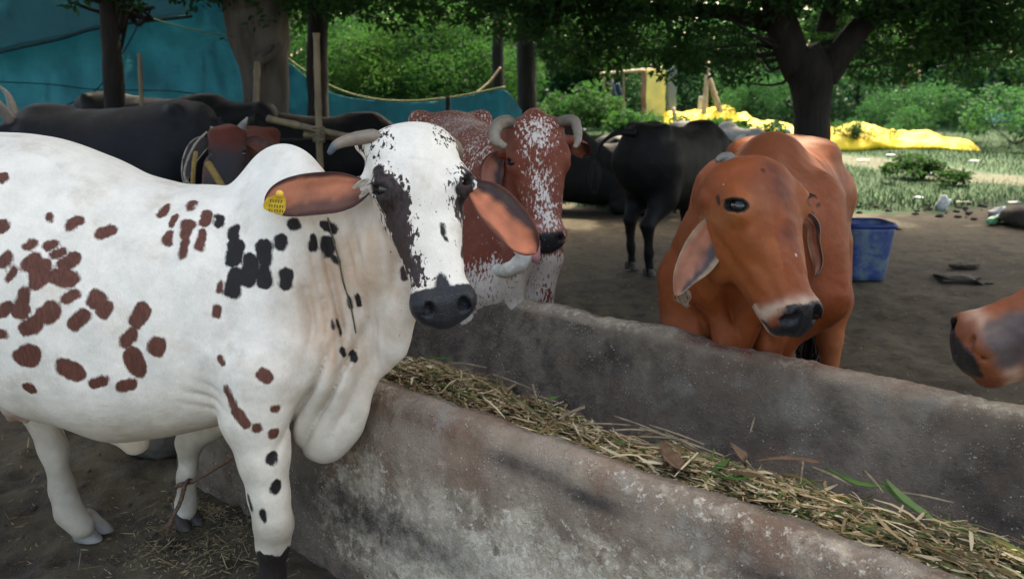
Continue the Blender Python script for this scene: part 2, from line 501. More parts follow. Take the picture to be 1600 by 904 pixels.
DARK = [False]
HEAD_ST = [(-.028, -.075, -.12, .02), (-.015, -.04, -.15, .05), (.01, -.012, -.175, .085), (.05, .003, -.20, .101), (.10, .008, -.22, .105), (.15, .004, -.238, .103),
           (.20, -.002, -.235, .092), (.25, -.008, -.21, .079), (.30, -.013, -.182, .067), (.35, -.017, -.158, .061), (.40, -.018, -.142, .062),
           (.43, -.017, -.135, .069), (.46, -.02, -.128, .073), (.485, -.033, -.118, .066), (.505, -.052, -.104, .045), (.515, -.07, -.09, .015)]
class Head:
    def __init__(s, P0, P1, N, width=1.0, depth=1.0, es=1.15, ea=.164, ec=-.046, mw=1.0):
        s.mw = mw; s.es = es; s.ea = ea; s.ec = ec
        s.O = np.asarray(P0, float); P1 = np.asarray(P1, float)
        s.D = nrm(P1-s.O); s.sc = np.linalg.norm(P1-s.O)/.505
        N = np.asarray(N, float); s.N = nrm(N-s.D*(N@s.D)); s.S = np.cross(s.N, s.D); s.w = width; s.dp = depth
    def p(s, a, b, c): return s.O+s.sc*(s.D*a+s.S*b*s.w+s.N*c*s.dp)
    def loc(s, V):
        q = (V-s.O)/s.sc
        return q@s.D, q@s.S/s.w, q@s.N/s.dp
    def add(s, F, brow=1.0, jowl=1.0, nostril=1.0):
        k = s.sc; e = s.es; e_ = s.ea; g = s.ec
        R = np.array([s.D, s.S, s.N])
        mw = lambda a: 1+(s.mw-1)*min(max((a-.26)/.12, 0), 1)
        st = [(a*k, t*k*s.dp, b*k*s.dp, w*k*s.w*mw(a)) for a, t, b, w in HEAD_ST]
        F.gen(s.O, s.D, s.S, s.N, st, k=.02, pw=2.45, egg=-.20)
        for sg in (-1, 1):
            F.ell(s.p(e_-.004, sg*.089, g-.006), np.array([.048, .028, .034])*k, R, k=.03)       # orbit
            F.cap(s.p(e_-.046, sg*.085, -.030), s.p(e_+.001, sg*.096, -.030), .014*k*brow, .011*k*brow, k=.02)  # brow ridge
            F.ell(s.p(.20, sg*.060, -.165), np.array([.085, .030, .062])*k*jowl, R, k=.03)    # masseter
            F.cap(s.p(.21, sg*.074, -.088), s.p(.36, sg*.050, -.07), .013*k, .010*k, k=.03)   # face crest
            F.ell(s.p(.458, sg*.046*s.mw, -.040), np.array([.032, .026, .026])*k, R, k=.02)        # nostril wing
            F.ell(s.p(.03, sg*.07, -.07), np.array([.04, .04, .045])*k, R, k=.03)             # temple / horn root
            # lid skin over the eyeball, then the almond slit that opens it
            E, o_, r_ = s.eye(sg)
            F.ell(E, (r_+.0055*k,)*3, k=.014)
            ax = s.eax(o_); up = -np.cross(ax, o_)*sg; up = up if up@s.D < 0 else -up
            F.cap(E+o_*r_*.6+up*r_*.85-ax*r_*.8, E+o_*r_*.6+up*r_*.80+ax*r_*.7, .0065*k, .005*k, k=.012)
            Rs = np.array([ax, np.cross(ax, o_), o_])
            F.ell(E+o_*(r_+.003*k), (r_*1.18, r_*.58, r_*.75), Rs, k=.003, op='s')
            # nostril
            F.ell(s.p(.478, sg*.040*s.mw, -.030), np.array([.017, .0095, .012])*k*nostril, R, k=.010, op='s')
            F.cap(s.p(.474, sg*.050*s.mw, -.040), s.p(.470, sg*.064*s.mw, -.052), .007*k*nostril, .0035*k, k=.010, op='s')
            # mouth line
            F.cap(s.p(.515, sg*.008*s.mw, -.100), s.p(.475, sg*.068*s.mw, -.100), .0035*k, .0035*k, k=.006, op='s')
            F.cap(s.p(.475, sg*.070*s.mw, -.100), s.p(.385, sg*.064*s.mw, -.108), .0035*k, .003*k, k=.006, op='s')
        F.ell(s.p(.455, 0, -.118), np.array([.045, .042, .022])*k, R, k=.02)                 # chin
        F.ell(s.p(.50, 0, -.072), np.array([.016, .036, .022])*k, R, k=.02)                  # nose pad
        F.cap(s.p(.5, 0, -.04), s.p(.515, 0, -.085), .003*k, .0025*k, k=.006, op='s')
    def eye(s, sg):
        r = .0205*s.sc*s.es; o = nrm(s.S*sg*.88+s.N*.42+s.D*.05)
        return s.p(s.ea, sg*.096, s.ec)-o*r*.72, o, r
    def eax(s, o):
        ax = s.D*.45+s.N*.85
        return nrm(ax-o*(ax@o))
    def rim(s, V):
        """distance to the dark rims of the lids"""
        d = np.full(len(V), .3)
        for sg in (-1, 1):
            E, o, r = s.eye(sg); q = V-(E+o*r*.8); ax = s.eax(o); l = q@ax
            d = np.minimum(d, np.sqrt((l/1.3)**2+(np.linalg.norm(q-np.outer(l, ax), axis=1)/.78)**2)-r*1.0)
        return d
    def eyes(s, parent, lashes=False):
        for sg in (-1, 1):
            E, o_, r_ = s.eye(sg)
            V, Fc = uv_sphere(r_, 24, 16)
            link('eye', mk_mesh('eye', V+E, Fc), M_eye, parent)
            if lashes:
                ax = s.eax(o_); up = -np.cross(ax, o_)*sg; up = up if up@s.D < 0 else -up; mb = MB()
                for q in np.linspace(-.9, .9, 17):
                    b0 = E+o_*r_*(1.02-.25*q*q)+up*r_*(.62-.3*q*q)+ax*r_*q
                    v, f = tube(spline([b0, b0+o_*r_*.5+up*r_*.05+ax*r_*q*.2, b0+o_*r_*.85-up*r_*.18+ax*r_*q*.35], 5), [.0011, .0004], 4, caps=False); mb.add(v, f)
                link('eyelashes', mb.mesh('eyelashes'), M_hair_dark, parent)
def uv_sphere(r, seg=16, rings=10):
    V = [(0, 0, r)]
    for i in range(1, rings):
        t = math.pi*i/rings
        for j in range(seg):
            a = 2*math.pi*j/seg; V.append((r*math.sin(t)*math.cos(a), r*math.sin(t)*math.sin(a), r*math.cos(t)))
    V.append((0, 0, -r)); Fc = []
    for j in range(seg):
        k = (j+1) % seg; Fc.append((0, 1+j, 1+k))
        for i in range(rings-2): Fc.append((1+i*seg+j, 1+(i+1)*seg+j, 1+(i+1)*seg+k, 1+i*seg+k))
        b = 1+(rings-2)*seg; Fc.append((b+j, len(V)-1, b+k))
    return np.array(V), Fc

M_hair_dark = simple_mat('tail_hair_dark', (.012, .010, .010), (.03, .024, .02), 40, .8, .6, .006, stretch=(1, 1, .15))
def brush(parent, a, b, r, name='tail_tuft', mat=None, n=70, seed=0, th=.004):
    rg = np.random.default_rng(seed); mb = MB(); a = np.asarray(a); b = np.asarray(b)
    for i in range(n):
        o = rg.normal(0, 1, 3)*r*.45; e = rg.normal(0, 1, 3)*r*.35
        m = (a+b)/2+o*1.6
        v, f = tube(spline([a+o*.3, m, b+e], 6), [th, th, .3*th], 4, caps=False); mb.add(v, f)
    return link(name, mb.mesh(name), mat or M_hair_dark, parent)
def ear_mesh(path, wid, inward, curl=.35, th=.006, nl=34, nc=40, flutter=.004, seed=0, asym=0.0):
    """leaf shaped, cupped ear; returns verts, faces, (t, v, inner)"""
    c = spline(path, nl); T, _, _ = frames(c)
    inward = np.asarray(inward, float)
    if inward.ndim == 1: inward = np.tile(inward, (2, 1))
    tt = np.linspace(0, 1, nl)
    w = np.interp(tt, np.linspace(0, 1, len(wid)), wid)
    w = np.convolve(np.pad(w, 2, 'edge'), np.ones(5)/5, 'valid')
    w[-1] *= .25; w[-2] *= .75
    V = []; A = []
    ang = np.linspace(0, 2*math.pi, nc, endpoint=False)
    for i in range(nl):
        n = inward[0]*(1-tt[i])+inward[-1]*tt[i]
        n = nrm(n-T[i]*(n@T[i])); b = np.cross(T[i], n)
        v = np.cos(ang); e = np.sin(ang)
        cu = curl if np.isscalar(curl) else np.interp(tt[i], np.linspace(0, 1, len(curl)), curl)
        rim = .0025*np.exp(-((np.abs(v)-.93)/.06)**2)
        thk = th*(1-.55*np.abs(v)**3)
        off = cu*w[i]*(v*v-.35)+asym*w[i]*v
        ridg = .0016*np.sin(v*11+tt[i]*2)*(e > 0)*(1-tt[i])
        wob = flutter*np.sin(v*3+tt[i]*9+seed)*tt[i]
        V.append(c[i]+b*(v*w[i])[:, None]+n*(off+e*thk+rim+ridg+wob)[:, None])
        A.append(np.stack([np.full(nc, tt[i]), v, e], 1))
    V = np.vstack(V); A = np.vstack(A)
    Fc = []
    for i in range(nl-1):
        for j in range(nc):
            k = (j+1) % nc; Fc.append((i*nc+j, (i+1)*nc+j, (i+1)*nc+k, i*nc+k))
    Fc.append(tuple(range(nc))); Fc.append(tuple((nl-1)*nc+j for j in range(nc-1, -1, -1)))
    return V, Fc, A
def make_ear(parent, path, wid, inward, cols, curl=.35, label=None, spk=0.0, scol=(0, 0, 0), seed=0, asym=0.0, rimw=.16, nl=34, nc=40):
    """cols: back, inner centre, inner lower band, rim"""
    V, Fc, A = ear_mesh(path, wid, inward, curl, seed=seed, asym=asym, nl=nl, nc=nc)
    t, v, e = A.T
    back, mid, band, rim = [np.array(c, float) for c in cols]
    no = fbm(V, 30, 3, seed)
    col = np.tile(back, (len(V), 1))
    inn = (e > -.05).astype(float)[:, None]
    f = sstep(v+no*.18+.5*(t-.5), -.55, -.1)[:, None]      # split into band and pink middle
    inc = band*(1-f)+mid*f
    r = (sstep(np.abs(v)+no*.08, 1-rimw*1.6, 1-rimw*.4)+sstep(t+no*.05, .9, .99)*.6).clip(0, 1)[:, None]
    root = sstep(t+no*.1, .25, .0)[:, None]
    inc = inc*(1-r)+rim*r
    inc = inc*(1-root*.75)+band*root*.75
    col = col*(1-inn)+inc*inn
    col *= (1+.22*no)[:, None]
    o = cow_obj('ear', V, Fc, dict(col=col.clip(0, 1), spk=spk, scol=scol), M_ear, parent)
    if label: o['label'] = label
    return o
def make_horn(parent, path, rads, mat, label=None, seg=16, n=30, tip=(.75, 1.0), seed=0):
    c = spline(path, n)
    V, Fc = tube(c, rads, seg, rough=.05, seed=seed, rscale=30)
    t = np.repeat(np.linspace(0, 1, n), seg)
    ring = 1+.02*np.sin(t*46)*(t < .7)
    V = np.repeat(c, seg, 0)+(V-np.repeat(c, seg, 0))*ring[:, None]
    me = mk_mesh('horn', V, Fc); fattr(me, 'tipf', sstep(t, *tip))
    o = link('horn', me, mat, parent)
    if label: o['label'] = label
    return o
def make_hoof(parent, c, fwd, size=1.0, mat=None, splay=.25):
    """cloven hoof: two claws, c = ground point under the fetlock, fwd = toe direction"""
    fwd = nrm([fwd[0], fwd[1], 0]); side = np.array([-fwd[1], fwd[0], 0])
    for sg in (-1, 1):
        mb = MB(); rows = []
        for (f, z, hw, hl, sq) in [(-.005, .075, .020, .034, 1), (.004, .055, .024, .042, 1), (.014, .028, .028, .054, 1), (.024, .004, .031, .064, 1), (.024, 0, .030, .063, 1)]:
            r = []
            for a in np.linspace(0, 2*math.pi, 14, endpoint=False):
                ca, sa = math.cos(a), math.sin(a)
                x = f+hl*math.copysign(abs(ca)**.8, ca)*(.86 if ca > 0 else .8); y = sg*(.027+max(x, 0)*splay*.2)+hw*sa*(1-.12*max(ca, 0)**2)
                r.append(np.asarray(c)+size*(fwd*x+side*y+np.array([0, 0, z*(1-.35*max(ca, 0))])))
            rows.append(r)
        V = np.array(rows).reshape(-1, 3); Fc = []
        for i in range(4):
            for j in range(14):
                k = (j+1) % 14; Fc.append((i*14+j, (i+1)*14+j, (i+1)*14+k, i*14+k))
        Fc.append(tuple(range(14))); Fc.append(tuple(56+j for j in range(13, -1, -1)))
        if sg < 0: Fc = [f[::-1] for f in Fc]
        mb.add(V, Fc)
        link('hoof', mb.mesh('hoof'), mat or M_hoof, parent)
def cast(bvh, pts):
    """photo pixels -> points on the animal's skin"""
    out = []
    for px, py in pts:
        h = bvh.ray_cast(Vector(cO), Vector(nrm(ray(px, py))))[0]
        out.append(None if h is None else np.array(h))
    return out
def spots_sd(V, bvh, caps, grow=1.0):
    """signed distance to a list of spots (two pixel ends and radius px) laid on the skin"""
    WARP = np.stack([vnoise(V, 26, 301), vnoise(V, 26, 302), vnoise(V, 26, 303)], 1)*.0065+np.stack([vnoise(V, 60, 304), vnoise(V, 60, 305), vnoise(V, 60, 306)], 1)*.0022
    sd = np.full(len(V), .25); which = np.full(len(V), -1)
    for i, (x1, y1, x2, y2, r) in enumerate(caps):
        r = r*grow+1.2; mx, my = (x1+x2)/2, (y1+y2)/2; x1, x2, y1, y2 = mx+(x1-mx)*.7, mx+(x2-mx)*.7, my+(y1-my)*.7, my+(y2-my)*.7; a, b = cast(bvh, [(x1, y1), (x2, y2)])
        if a is None and b is None: continue
        if a is None: a = b
        if b is None: b = a
        R = r*np.linalg.norm(a-cO)/FPX
        lo = np.minimum(a, b)-.25-R; hi = np.maximum(a, b)+.25+R
        m = np.nonzero(((V > lo) & (V < hi)).all(1))[0]
        q = V[m]+WARP[m]; ba = b-a; L = max(ba@ba, 1e-9)
        h = np.clip(((q-a)@ba)/L, 0, 1)
        d = np.linalg.norm(q-a-ba*h[:, None], axis=1)-R
        c = d < sd[m]; sd[m[c]] = d[c]; which[m[c]] = i
    return sd, which
def to_bvh(V, Q): return BVHTree.FromPolygons([tuple(v) for v in V.tolist()], [tuple(q) for q in Q.tolist()])
def flatcols(V, a): return np.tile(np.array(a, float), (len(V), 1))
def lerpc(c, d, f): return c*(1-f[:, None])+np.asarray(d, float)*f[:, None]
HI = 1.0

# ---------------------------------------------------------------- 1. white spotted cow
def white_cow():
    root = empty('cow', 'white humped cow with brown and black spots and a yellow tag in its ear', 'cow', 'cows at the feeding trough', (-.9, 2.2, 0))
    F = Field()
    Yc = 2.2
    rows = [(-350, 330, 470, .03), (-335, 290, 520, .12), (-290, 250, 570, .21), (-210, 228, 560, .26), (-100, 214, 570, .29), (0, 208, 596, .30), (60, 208, 632, .31),
            (120, 218, 652, .31), (180, 242, 670, .305), (240, 270, 668, .29), (300, 288, 660, .27), (350, 292, 650, .25), (400, 296, 640, .225),
            (450, 310, 640, .19), (500, 345, 640, .16), (540, 395, 625, .11), (562, 450, 590, .04)]
    st = []
    for px, ty, by, hw in rows:
        a, b = P(px, ty, Yc), P(px, by, Yc)
        st.append(((a[0]+b[0])/2, a[2], b[2], hw))
    st = [r for r in st]
    F.gen((0, Yc, 0), (1, 0, 0), (0, 1, 0), (0, 0, 1), st, k=.05, pw=2.25, egg=.12)
    # hip, rump near side
    F.ell(P(-150, 330, 2.1), (.22, .17, .22), k=.08)
    # hump
    F.ell(P(446, 306, Yc), (.112, .066, .142), k=.06)
    F.ell(P(452, 335, Yc), (.12, .09, .12), k=.08)
    # shoulder, near
    F.cap(P(450, 350, 2.10), P(405, 560, 2.04), .10, .12, k=.07, flat=((0, 1, 0), .75))
    F.cap(P(405, 560, 2.03), P(488, 560, 2.06), .10, .085, k=.07, flat=((0, 1, 0), .8))
    F.chain([P(408, 585, 2.02), P(402, 650, 2.0), P(413, 715, 1.98), P(421, 775, 1.97), P(428, 818, 1.965), P(427, 850, 1.97), P(425, 900, 1.98), P(424, 940, 1.975)],
            [.112, .090, .064, .052, .050, .040, .034, .038], k=.03)
    F.cap(P(424, 940, 1.975), P(420, 965, 1.95), .038, .036, k=.03)
    F.ell(P(436, 815, 1.945), (.03, .026, .042), k=.03)                                       # knee cap
    # far foreleg
    F.chain([P(440, 560, 2.36), P(360, 640, 2.42), P(296, 690, 2.45), P(293, 745, 2.46), P(291, 785, 2.46), P(290, 800, 2.46)], [.10, .062, .037, .029, .030, .033], k=.035)
    # far hind leg (stepping forward)
    F.chain([P(-60, 470, 2.36), P(0, 560, 2.38), P(58, 632, 2.38), P(84, 700, 2.36), P(98, 765, 2.35), P(108, 800, 2.34), P(128, 822, 2.33)],
            [.19, .11, .050, .038, .033, .036, .040], k=.04)
    F.cap(P(50, 632, 2.40), P(64, 680, 2.39), .034, .022, k=.03)
    # near hind leg, out of the frame to the left
    F.chain([P(-200, 430, 2.08), P(-170, 560, 2.05), P(-235, 680, 2.02), P(-215, 800, 2.0), P(-215, 960, 2.02)], [.19, .13, .062, .05, .045], k=.05)
    # sheath / navel fold
    F.cap(P(180, 676, Yc), P(215, 692, Yc), .035, .028, k=.05, flat=((0, 1, 0), .6))
    F.cap(P(212, 690, Yc), P(207, 700, Yc), .026, .018, k=.03, flat=((0, 1, 0), .7))
    # udder
    F.ell(P(38, 625, 2.12), (.055, .07, .055), k=.04)
    for x, y, Y in ((40, 655, 2.07), (62, 654, 2.12), (16, 650, 2.1), (52, 650, 2.2)): F.cap(P(x, y-16, Y), P(x, y+4, Y), .014, .009, k=.010)
    # brisket and dewlap
    F.ell(P(508, 642, 2.10), (.088, .075, .132), k=.05)
    F.ell(P(530, 560, 2.10), (.080, .10, .16), k=.06)
    F.cap(P(505, 690, 2.08), P(535, 665, 2.08), .055, .05, k=.05, flat=((0, 1, 0), .7))
    F.chain([P(590, 470, 2.07), P(572, 560, 2.08), P(552, 625, 2.08)], [.045, .045, .05], k=.045, flat=((.5, .86, 0), .45))
    # neck
    F.cap(P(475, 400, 2.18), P(604, 318, 2.14), .17, .095, k=.06, flat=((.2, .98, 0), .62))
    F.cap(P(500, 470, 2.16), P(602, 370, 2.10), .16, .10, k=.06, flat=((.2, .98, 0), .55))
    F.cap(P(540, 490, 2.12), P(612, 440, 2.06), .10, .075, k=.05, flat=((.2, .98, 0), .5))
    F.chain([P(625, 485, 2.02), P(612, 540, 2.03), P(600, 568, 2.05)], [.045, .036, .020], k=.04, flat=((.4, .9, 0), .55))
    # head
    H = Head(P(645, 203, 2.06), P(704, 492, 1.83), nrm([.33, -1, .25]), width=1.12, depth=.95, es=1.25, ea=.150, ec=-.018)
    H.add(F, brow=1.3, nostril=1.45)
    F.ell(H.p(-.006, 0, -.055), np.array([.036, .085, .05]), np.array([H.D, H.S, H.N]), k=.05)                           # poll bump
    F.ell(H.p(.11, 0, -.03), np.array([.09, .07, .045]), np.array([H.D, H.S, H.N]), k=.04)    # domed forehead
    # throat to jaw
    F.cap(H.p(.10, -.02, -.19), P(585, 400, 2.10), .07, .09, k=.05, flat=(H.S, .7))
    F.cap(H.p(.27, 0, -.185), P(622, 500, 2.03), .03, .04, k=.05, flat=(H.S, .6))
    # ear roots
    F.cap(H.p(.075, -.09, -.09), P(566, 293, 2.05), .028, .020, k=.02)
    F.cap(H.p(.075, .09, -.09), P(742, 292, 2.045), .026, .018, k=.02)
    F.cap(H.p(.02, -.075, -.06), H.p(-.0, -.11, -.062), .028, .024, k=.02)
    def neckfolds(p):
        u = p[:, 0]+.16*(p[:, 2]-.9)+.02*vnoise(p, 7, 3)
        # mask: neck side between shoulder and head
        c = P(530, 450, 2.05)
        m = np.exp(-(((p[:, 0]-c[0])/.10)**2+((p[:, 2]-c[2])/.20)**2)**1.5)
        c2 = P(505, 620, 2.02)
        m2 = np.exp(-(((p[:, 0]-c2[0]-.45*(p[:, 2]-c2[2]))/.075)**2+((p[:, 2]-c2[2])/.15)**2)**1.5)
        ck = lambda x: (1-np.abs(np.sin(x)))**1.6
        r = m*(.030*ck(u*40)*(.7+.5*vnoise(p, 5, 8))+.010*ck(u*90+2*vnoise(p, 6, 3)))-.008*m+m2*(.034*ck((p[:, 0]-.55*p[:, 2])*50+1+.8*vnoise(p, 7, 4)))
        # ribs
        cr = P(210, 460, 2.0)
        mr = np.exp(-(((p[:, 0]-cr[0])/.34)**2+((p[:, 2]-cr[2])/.22)**2)**1.5)
        r += mr*.0042*np.sin((p[:, 0]+.18*p[:, 2])*52)
        # skin gathers behind the elbow
        ce = P(330, 615, 2.0)
        me_ = np.exp(-(((p[:, 0]-ce[0])/.06)**2+((p[:, 2]-ce[2])/.05)**2)**1.5)
        r += me_*.008*ck((p[:, 2]+.4*p[:, 0])*75)
        r += .0035*vnoise(p, 9, 5)+.0018*vnoise(p, 24, 6)*np.clip(m+m2+.3, 0, 1)
        return r
    F.wrinkle(neckfolds, (-2.2, 1.5, .2), (-.15, 2.7, 1.5))
    hb = np.array([H.p(a, b, c) for a in (-.05, .54) for b in (-.13, .13) for c in (.03, -.2)])
    V, Q = F.mesh(.0125*HI, fine=[(hb.min(0), hb.max(0), .0055*HI), (P(-10, 300, 1.8)-[0, 0, .75], P(600, 300, 2.05)+[0, .05, .1], .0068*HI)])
    bvh = to_bvh(V, Q)
    W = (.745, .695, .615)
    col = flatcols(V, W)
    no = fbm(V, 6, 4, 2); z = V[:, 2]
    # beige stain on the neck, dewlap and low belly
    cN = P(560, 470, 2.05)
    stq = vnoise(V*[1, 1, .12], 55, 91)
    fN = np.exp(-(((V[:, 0]-cN[0]-.12*(V[:, 2]-.9))/.15)**2+((V[:, 2]-cN[2])/.28)**2)**1.3)*(.62+.35*no+.22*stq)
    col = lerpc(col, (.50, .33, .21), (fN*1.5).clip(0, .85))
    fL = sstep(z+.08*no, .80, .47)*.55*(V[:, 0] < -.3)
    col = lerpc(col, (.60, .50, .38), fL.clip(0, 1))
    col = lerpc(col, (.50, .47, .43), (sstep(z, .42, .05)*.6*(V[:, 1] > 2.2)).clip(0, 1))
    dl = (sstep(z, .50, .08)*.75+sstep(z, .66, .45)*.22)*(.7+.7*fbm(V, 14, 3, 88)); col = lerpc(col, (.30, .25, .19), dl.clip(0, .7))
    cU_ = P(36, 645, 2.1); fU = np.exp(-(((V-cU_)/[.06, .09, .05])**2).sum(1))
    col = lerpc(col, (.30, .13, .09), fU.clip(0, 1))
    cu2 = P(215, 692, 2.2); fU2 = np.exp(-(((V-cu2)/[.05, .06, .03])**2).sum(1))*.6
    col = lerpc(col, (.50, .32, .18), fU2.clip(0, 1))
    br, bk = (.125, .043, .028), (.014, .010, .010)
    S_br = [(2, 277, 2, 277, 9), (1, 357, 6, 350, 10), (71, 348, 77, 337, 5), (107, 353, 124, 343, 9), (160, 366, 176, 357, 10), (37, 391, 54, 377, 6), (72, 384, 86, 379, 7),
            (83, 398, 103, 389, 7), (2, 412, 14, 400, 8), (12, 436, 22, 420, 6), (38, 418, 58, 402, 11), (55, 432, 75, 412, 12), (98, 415, 122, 400, 11), (90, 434, 118, 432, 14),
            (57, 446, 75, 430, 11), (28, 490, 42, 450, 10), (3, 490, 15, 478, 10), (30, 492, 36, 482, 12), (103, 469, 122, 455, 10), (68, 497, 85, 482, 14), (40, 518, 58, 505, 13),
            (149, 472, 151, 466, 14), (161, 486, 163, 480, 12), (115, 506, 134, 490, 11), (1, 523, 1, 523, 9), (41, 562, 50, 552, 19), (40, 602, 55, 611, 7), (97, 572, 122, 583, 15),
            (145, 600, 162, 592, 11), (208, 508, 226, 482, 13), (193, 535, 208, 520, 11), (208, 552, 218, 580, 17), (244, 545, 246, 535, 15), (190, 604, 208, 598, 10),
            (252, 336, 262, 322, 6), (268, 352, 275, 338, 7), (260, 385, 266, 360, 7), (297, 328, 301, 314, 7), (288, 368, 296, 348, 10), (282, 402, 288, 375, 8), (318, 350, 324, 334, 10),
            (310, 392, 318, 362, 8), (338, 495, 341, 482, 9), (346, 556, 348, 566, 5), (352, 600, 366, 640, 7), (366, 640, 385, 666, 9), (400, 666, 402, 672, 8), (425, 675, 426, 678, 9),
            (409, 581, 423, 594, 10), (424, 636, 432, 638, 6), (344, 455, 346, 440, 6)]
    S_bk = [(342, 352, 343, 340, 7), (366, 370, 368, 355, 10), (365, 410, 368, 380, 14), (362, 460, 370, 425, 12), (388, 445, 392, 400, 13), (413, 380, 415, 410, 13), (411, 420, 415, 445, 13),
            (438, 372, 438, 384, 10), (447, 424, 447, 450, 11), (427, 712, 427, 720, 9), (431, 756, 431, 764, 9), (411, 797, 412, 810, 5), (387, 772, 395, 800, 4), (458, 350, 460, 354, 9),
            (490, 368, 492, 390, 7), (512, 372, 512, 400, 9), (505, 350, 522, 358, 8), (545, 465, 547, 478, 5), (560, 462, 561, 478, 4), (528, 503, 534, 523, 5), (537, 545, 538, 553, 6),
            (552, 548, 554, 560, 6), (520, 405, 526, 412, 5), (520, 500, 521, 512, 3)]
    sd1, _ = spots_sd(V, bvh, S_br, .78); sd2, _ = spots_sd(V, bvh, S_bk, .84)
    # face patches
    S_f = [(588, 262, 596, 275, 11), (600, 280, 606, 300, 18), (618, 300, 622, 312, 14), (614, 318, 616, 350, 17), (622, 330, 630, 380, 12), (622, 365, 626, 395, 11), (632, 390, 636, 412, 8), (642, 405, 650, 440, 5),
           (730, 240, 728, 262, 10), (727, 275, 724, 300, 13), (722, 310, 722, 335, 9), (723, 345, 722, 380, 5), (722, 385, 722, 400, 4), (690, 352, 694, 368, 3.5), (697, 372, 698, 374, 3), (630, 420, 634, 436, 6)]
    sdf, _ = spots_sd(V, bvh, S_f)
    sdp, _ = spots_sd(V, bvh, S_f[:12])
    a, b, c = H.loc(V)
    inhead = (a > -.06) & (a < .56) & (np.abs(b) < .17) & (c > -.26) & (c < .08) & (V[:, 0] > -.42)
    # muzzle
    cm = cast(bvh, [(697, 470), (702, 430), (655, 480), (742, 470)])
    mz = .425-a+.004*no
    pk = np.linalg.norm((np.stack([a, b], 1)-[.425, .0])/[1.9, .9], axis=1)-.018
    mz = np.minimum(mz, pk)
    mz = np.maximum(mz, -(c+.108)+0)       # the chin stays pale
    mz = np.where(inhead, mz, .3)
    legb = np.where((z < .36) & (V[:, 1] < 2.15) & (V[:, 0] > -1.1), z-.215+.02*no+.035*fbm(V*[1, 1, .4], 26, 3, 89), .3)
    er = np.where(inhead, H.rim(V), .3); sdf = np.minimum(sdf, er)
    sd = np.minimum.reduce([sd1, sd2, sdf, mz, legb])
    pcol = flatcols(V, bk)
    pcol[(sd1 <= sd+1e-6)] = br
    pcol[(mz <= sd+1e-6)] = (.022, .022, .026)
    lowl = (legb <= sd+1e-6)
    pcol[lowl] = (.022, .016, .014)
    fm = np.exp(-((a-.30)/.08)**2)*(b < -.03)*inhead*(sdf <= sd+1e-6)
    pcol = lerpc(pcol, (.06, .022, .014), fm*.8)
    spk = np.where(inhead & (a > .02) & (c > -.15), .125+.03*(a > .2)+.42*np.exp(-(np.maximum(sdp, 0)/.026)**2)-.08*(a < .12), 0)
    spk = np.where(inhead & (a > .36), spk+.06, spk)*(mz > .0)
    spk = np.where(inhead & (a < .06) & (np.abs(b) > .045), .42, spk)
    wet = np.where((mz < -.003) & (a > .45), 1.0, 0)
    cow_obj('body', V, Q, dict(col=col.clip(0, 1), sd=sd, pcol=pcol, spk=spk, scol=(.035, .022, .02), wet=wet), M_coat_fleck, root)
    H.eyes(root, True)
    # ears
    ew = [.008, .036, .056, .058, .056, .050, .036, .012]
    k_ = .92
    e1 = make_ear(root, [P(584, 290, 2.05), P(540, 299, 2.02), P(480, 305, 2.0), P(440, 312, 1.99), P(414, 322, 1.99)], [x*k_ for x in ew], (0.1, -1, .25),
                  ((.18, .055, .03), (.44, .15, .08), (.12, .05, .035), (.04, .014, .011)), curl=.30, label='brown ear with the yellow tag', seed=1, rimw=.2)
    e2 = make_ear(root, [P(726, 284, 2.06), P(762, 310, 2.0), P(796, 345, 1.96), P(820, 375, 1.94), P(838, 395, 1.94)], [x*.86 for x in ew], (-.15, -1, .35),
                  ((.06, .025, .02), (.48, .15, .075), (.05, .026, .024), (.09, .025, .015)), curl=.28, seed=4, rimw=.15)
    make_horn(root, [H.p(.015, -.085, -.06), P(585, 214, 2.05), P(552, 217, 2.03), P(526, 226, 2.0), P(514, 240, 1.985)], [.020, .0185, .016, .012, .006], M_horn_pink, tip=(.72, .9), seed=3)
    make_horn(root, [H.p(.02, .085, -.07), H.p(.02, .11, -.10), H.p(.03, .12, -.14), H.p(.045, .11, -.17)], [.03, .026, .018, .008], M_horn_pink, tip=(.6, .9), seed=5)
    # pale hair tufts at the ear roots
    M_eh = simple_mat('ear_root_hair', (.55, .50, .43), (.35, .28, .22), 60, .9, .4, .003)
    for a_, b_, sd_h in ((P(575, 280, 2.0), P(553, 294, 1.985), 3), (P(574, 296, 2.0), P(562, 308, 1.985), 4)): brush(root, a_, b_, .006, 'ear_tuft', M_eh, 40, sd_h, .0009)
    # ear tag
    T = P(431, 317, 1.93); mb = MB()
    ol = [(-20, -2), (-13, -14), (-3, -20), (3, -24), (9, -22), (12, -12), (16, -6), (15, 14), (8, 20), (-12, 14), (-20, 6)]
    outl = [(-20, 1), (-14, -9), (-2, -14), (2, -17), (9, -17), (13, -12), (16, -6), (15, 10), (10, 18), (-10, 13), (-19, 8)]
    n = len(outl)
    Vt = [P(431+x, 318+y, 1.925+.0006*x) for x, y in outl]+[P(431+x, 318+y, 1.931+.0006*x) for x, y in outl]
    mb.add(Vt, [tuple(range(n-1, -1, -1)), tuple(range(n, 2*n))]+[(i, (i+1) % n, n+(i+1) % n, n+i) for i in range(n)])
    M_tag = simple_mat('tag_plastic_yellow', (.62, .42, .03), (.45, .28, .02), 60, .5, .2, .002)
    tg = link('ear_tag', mb.mesh('ear_tag', False), M_tag, root); tg['label'] = 'yellow plastic ear tag with small dark printed characters'
    ct, cb = tube(np.array([P(437, 303, 1.935), P(437, 303, 1.915)]), .0095, 12); link('tag_stud', MB().add(ct, cb).mesh('tag_stud'), simple_mat('tag_stud_plastic', (.75, .45, .08), (.7, .4, .05), 10, .4, 0), tg)
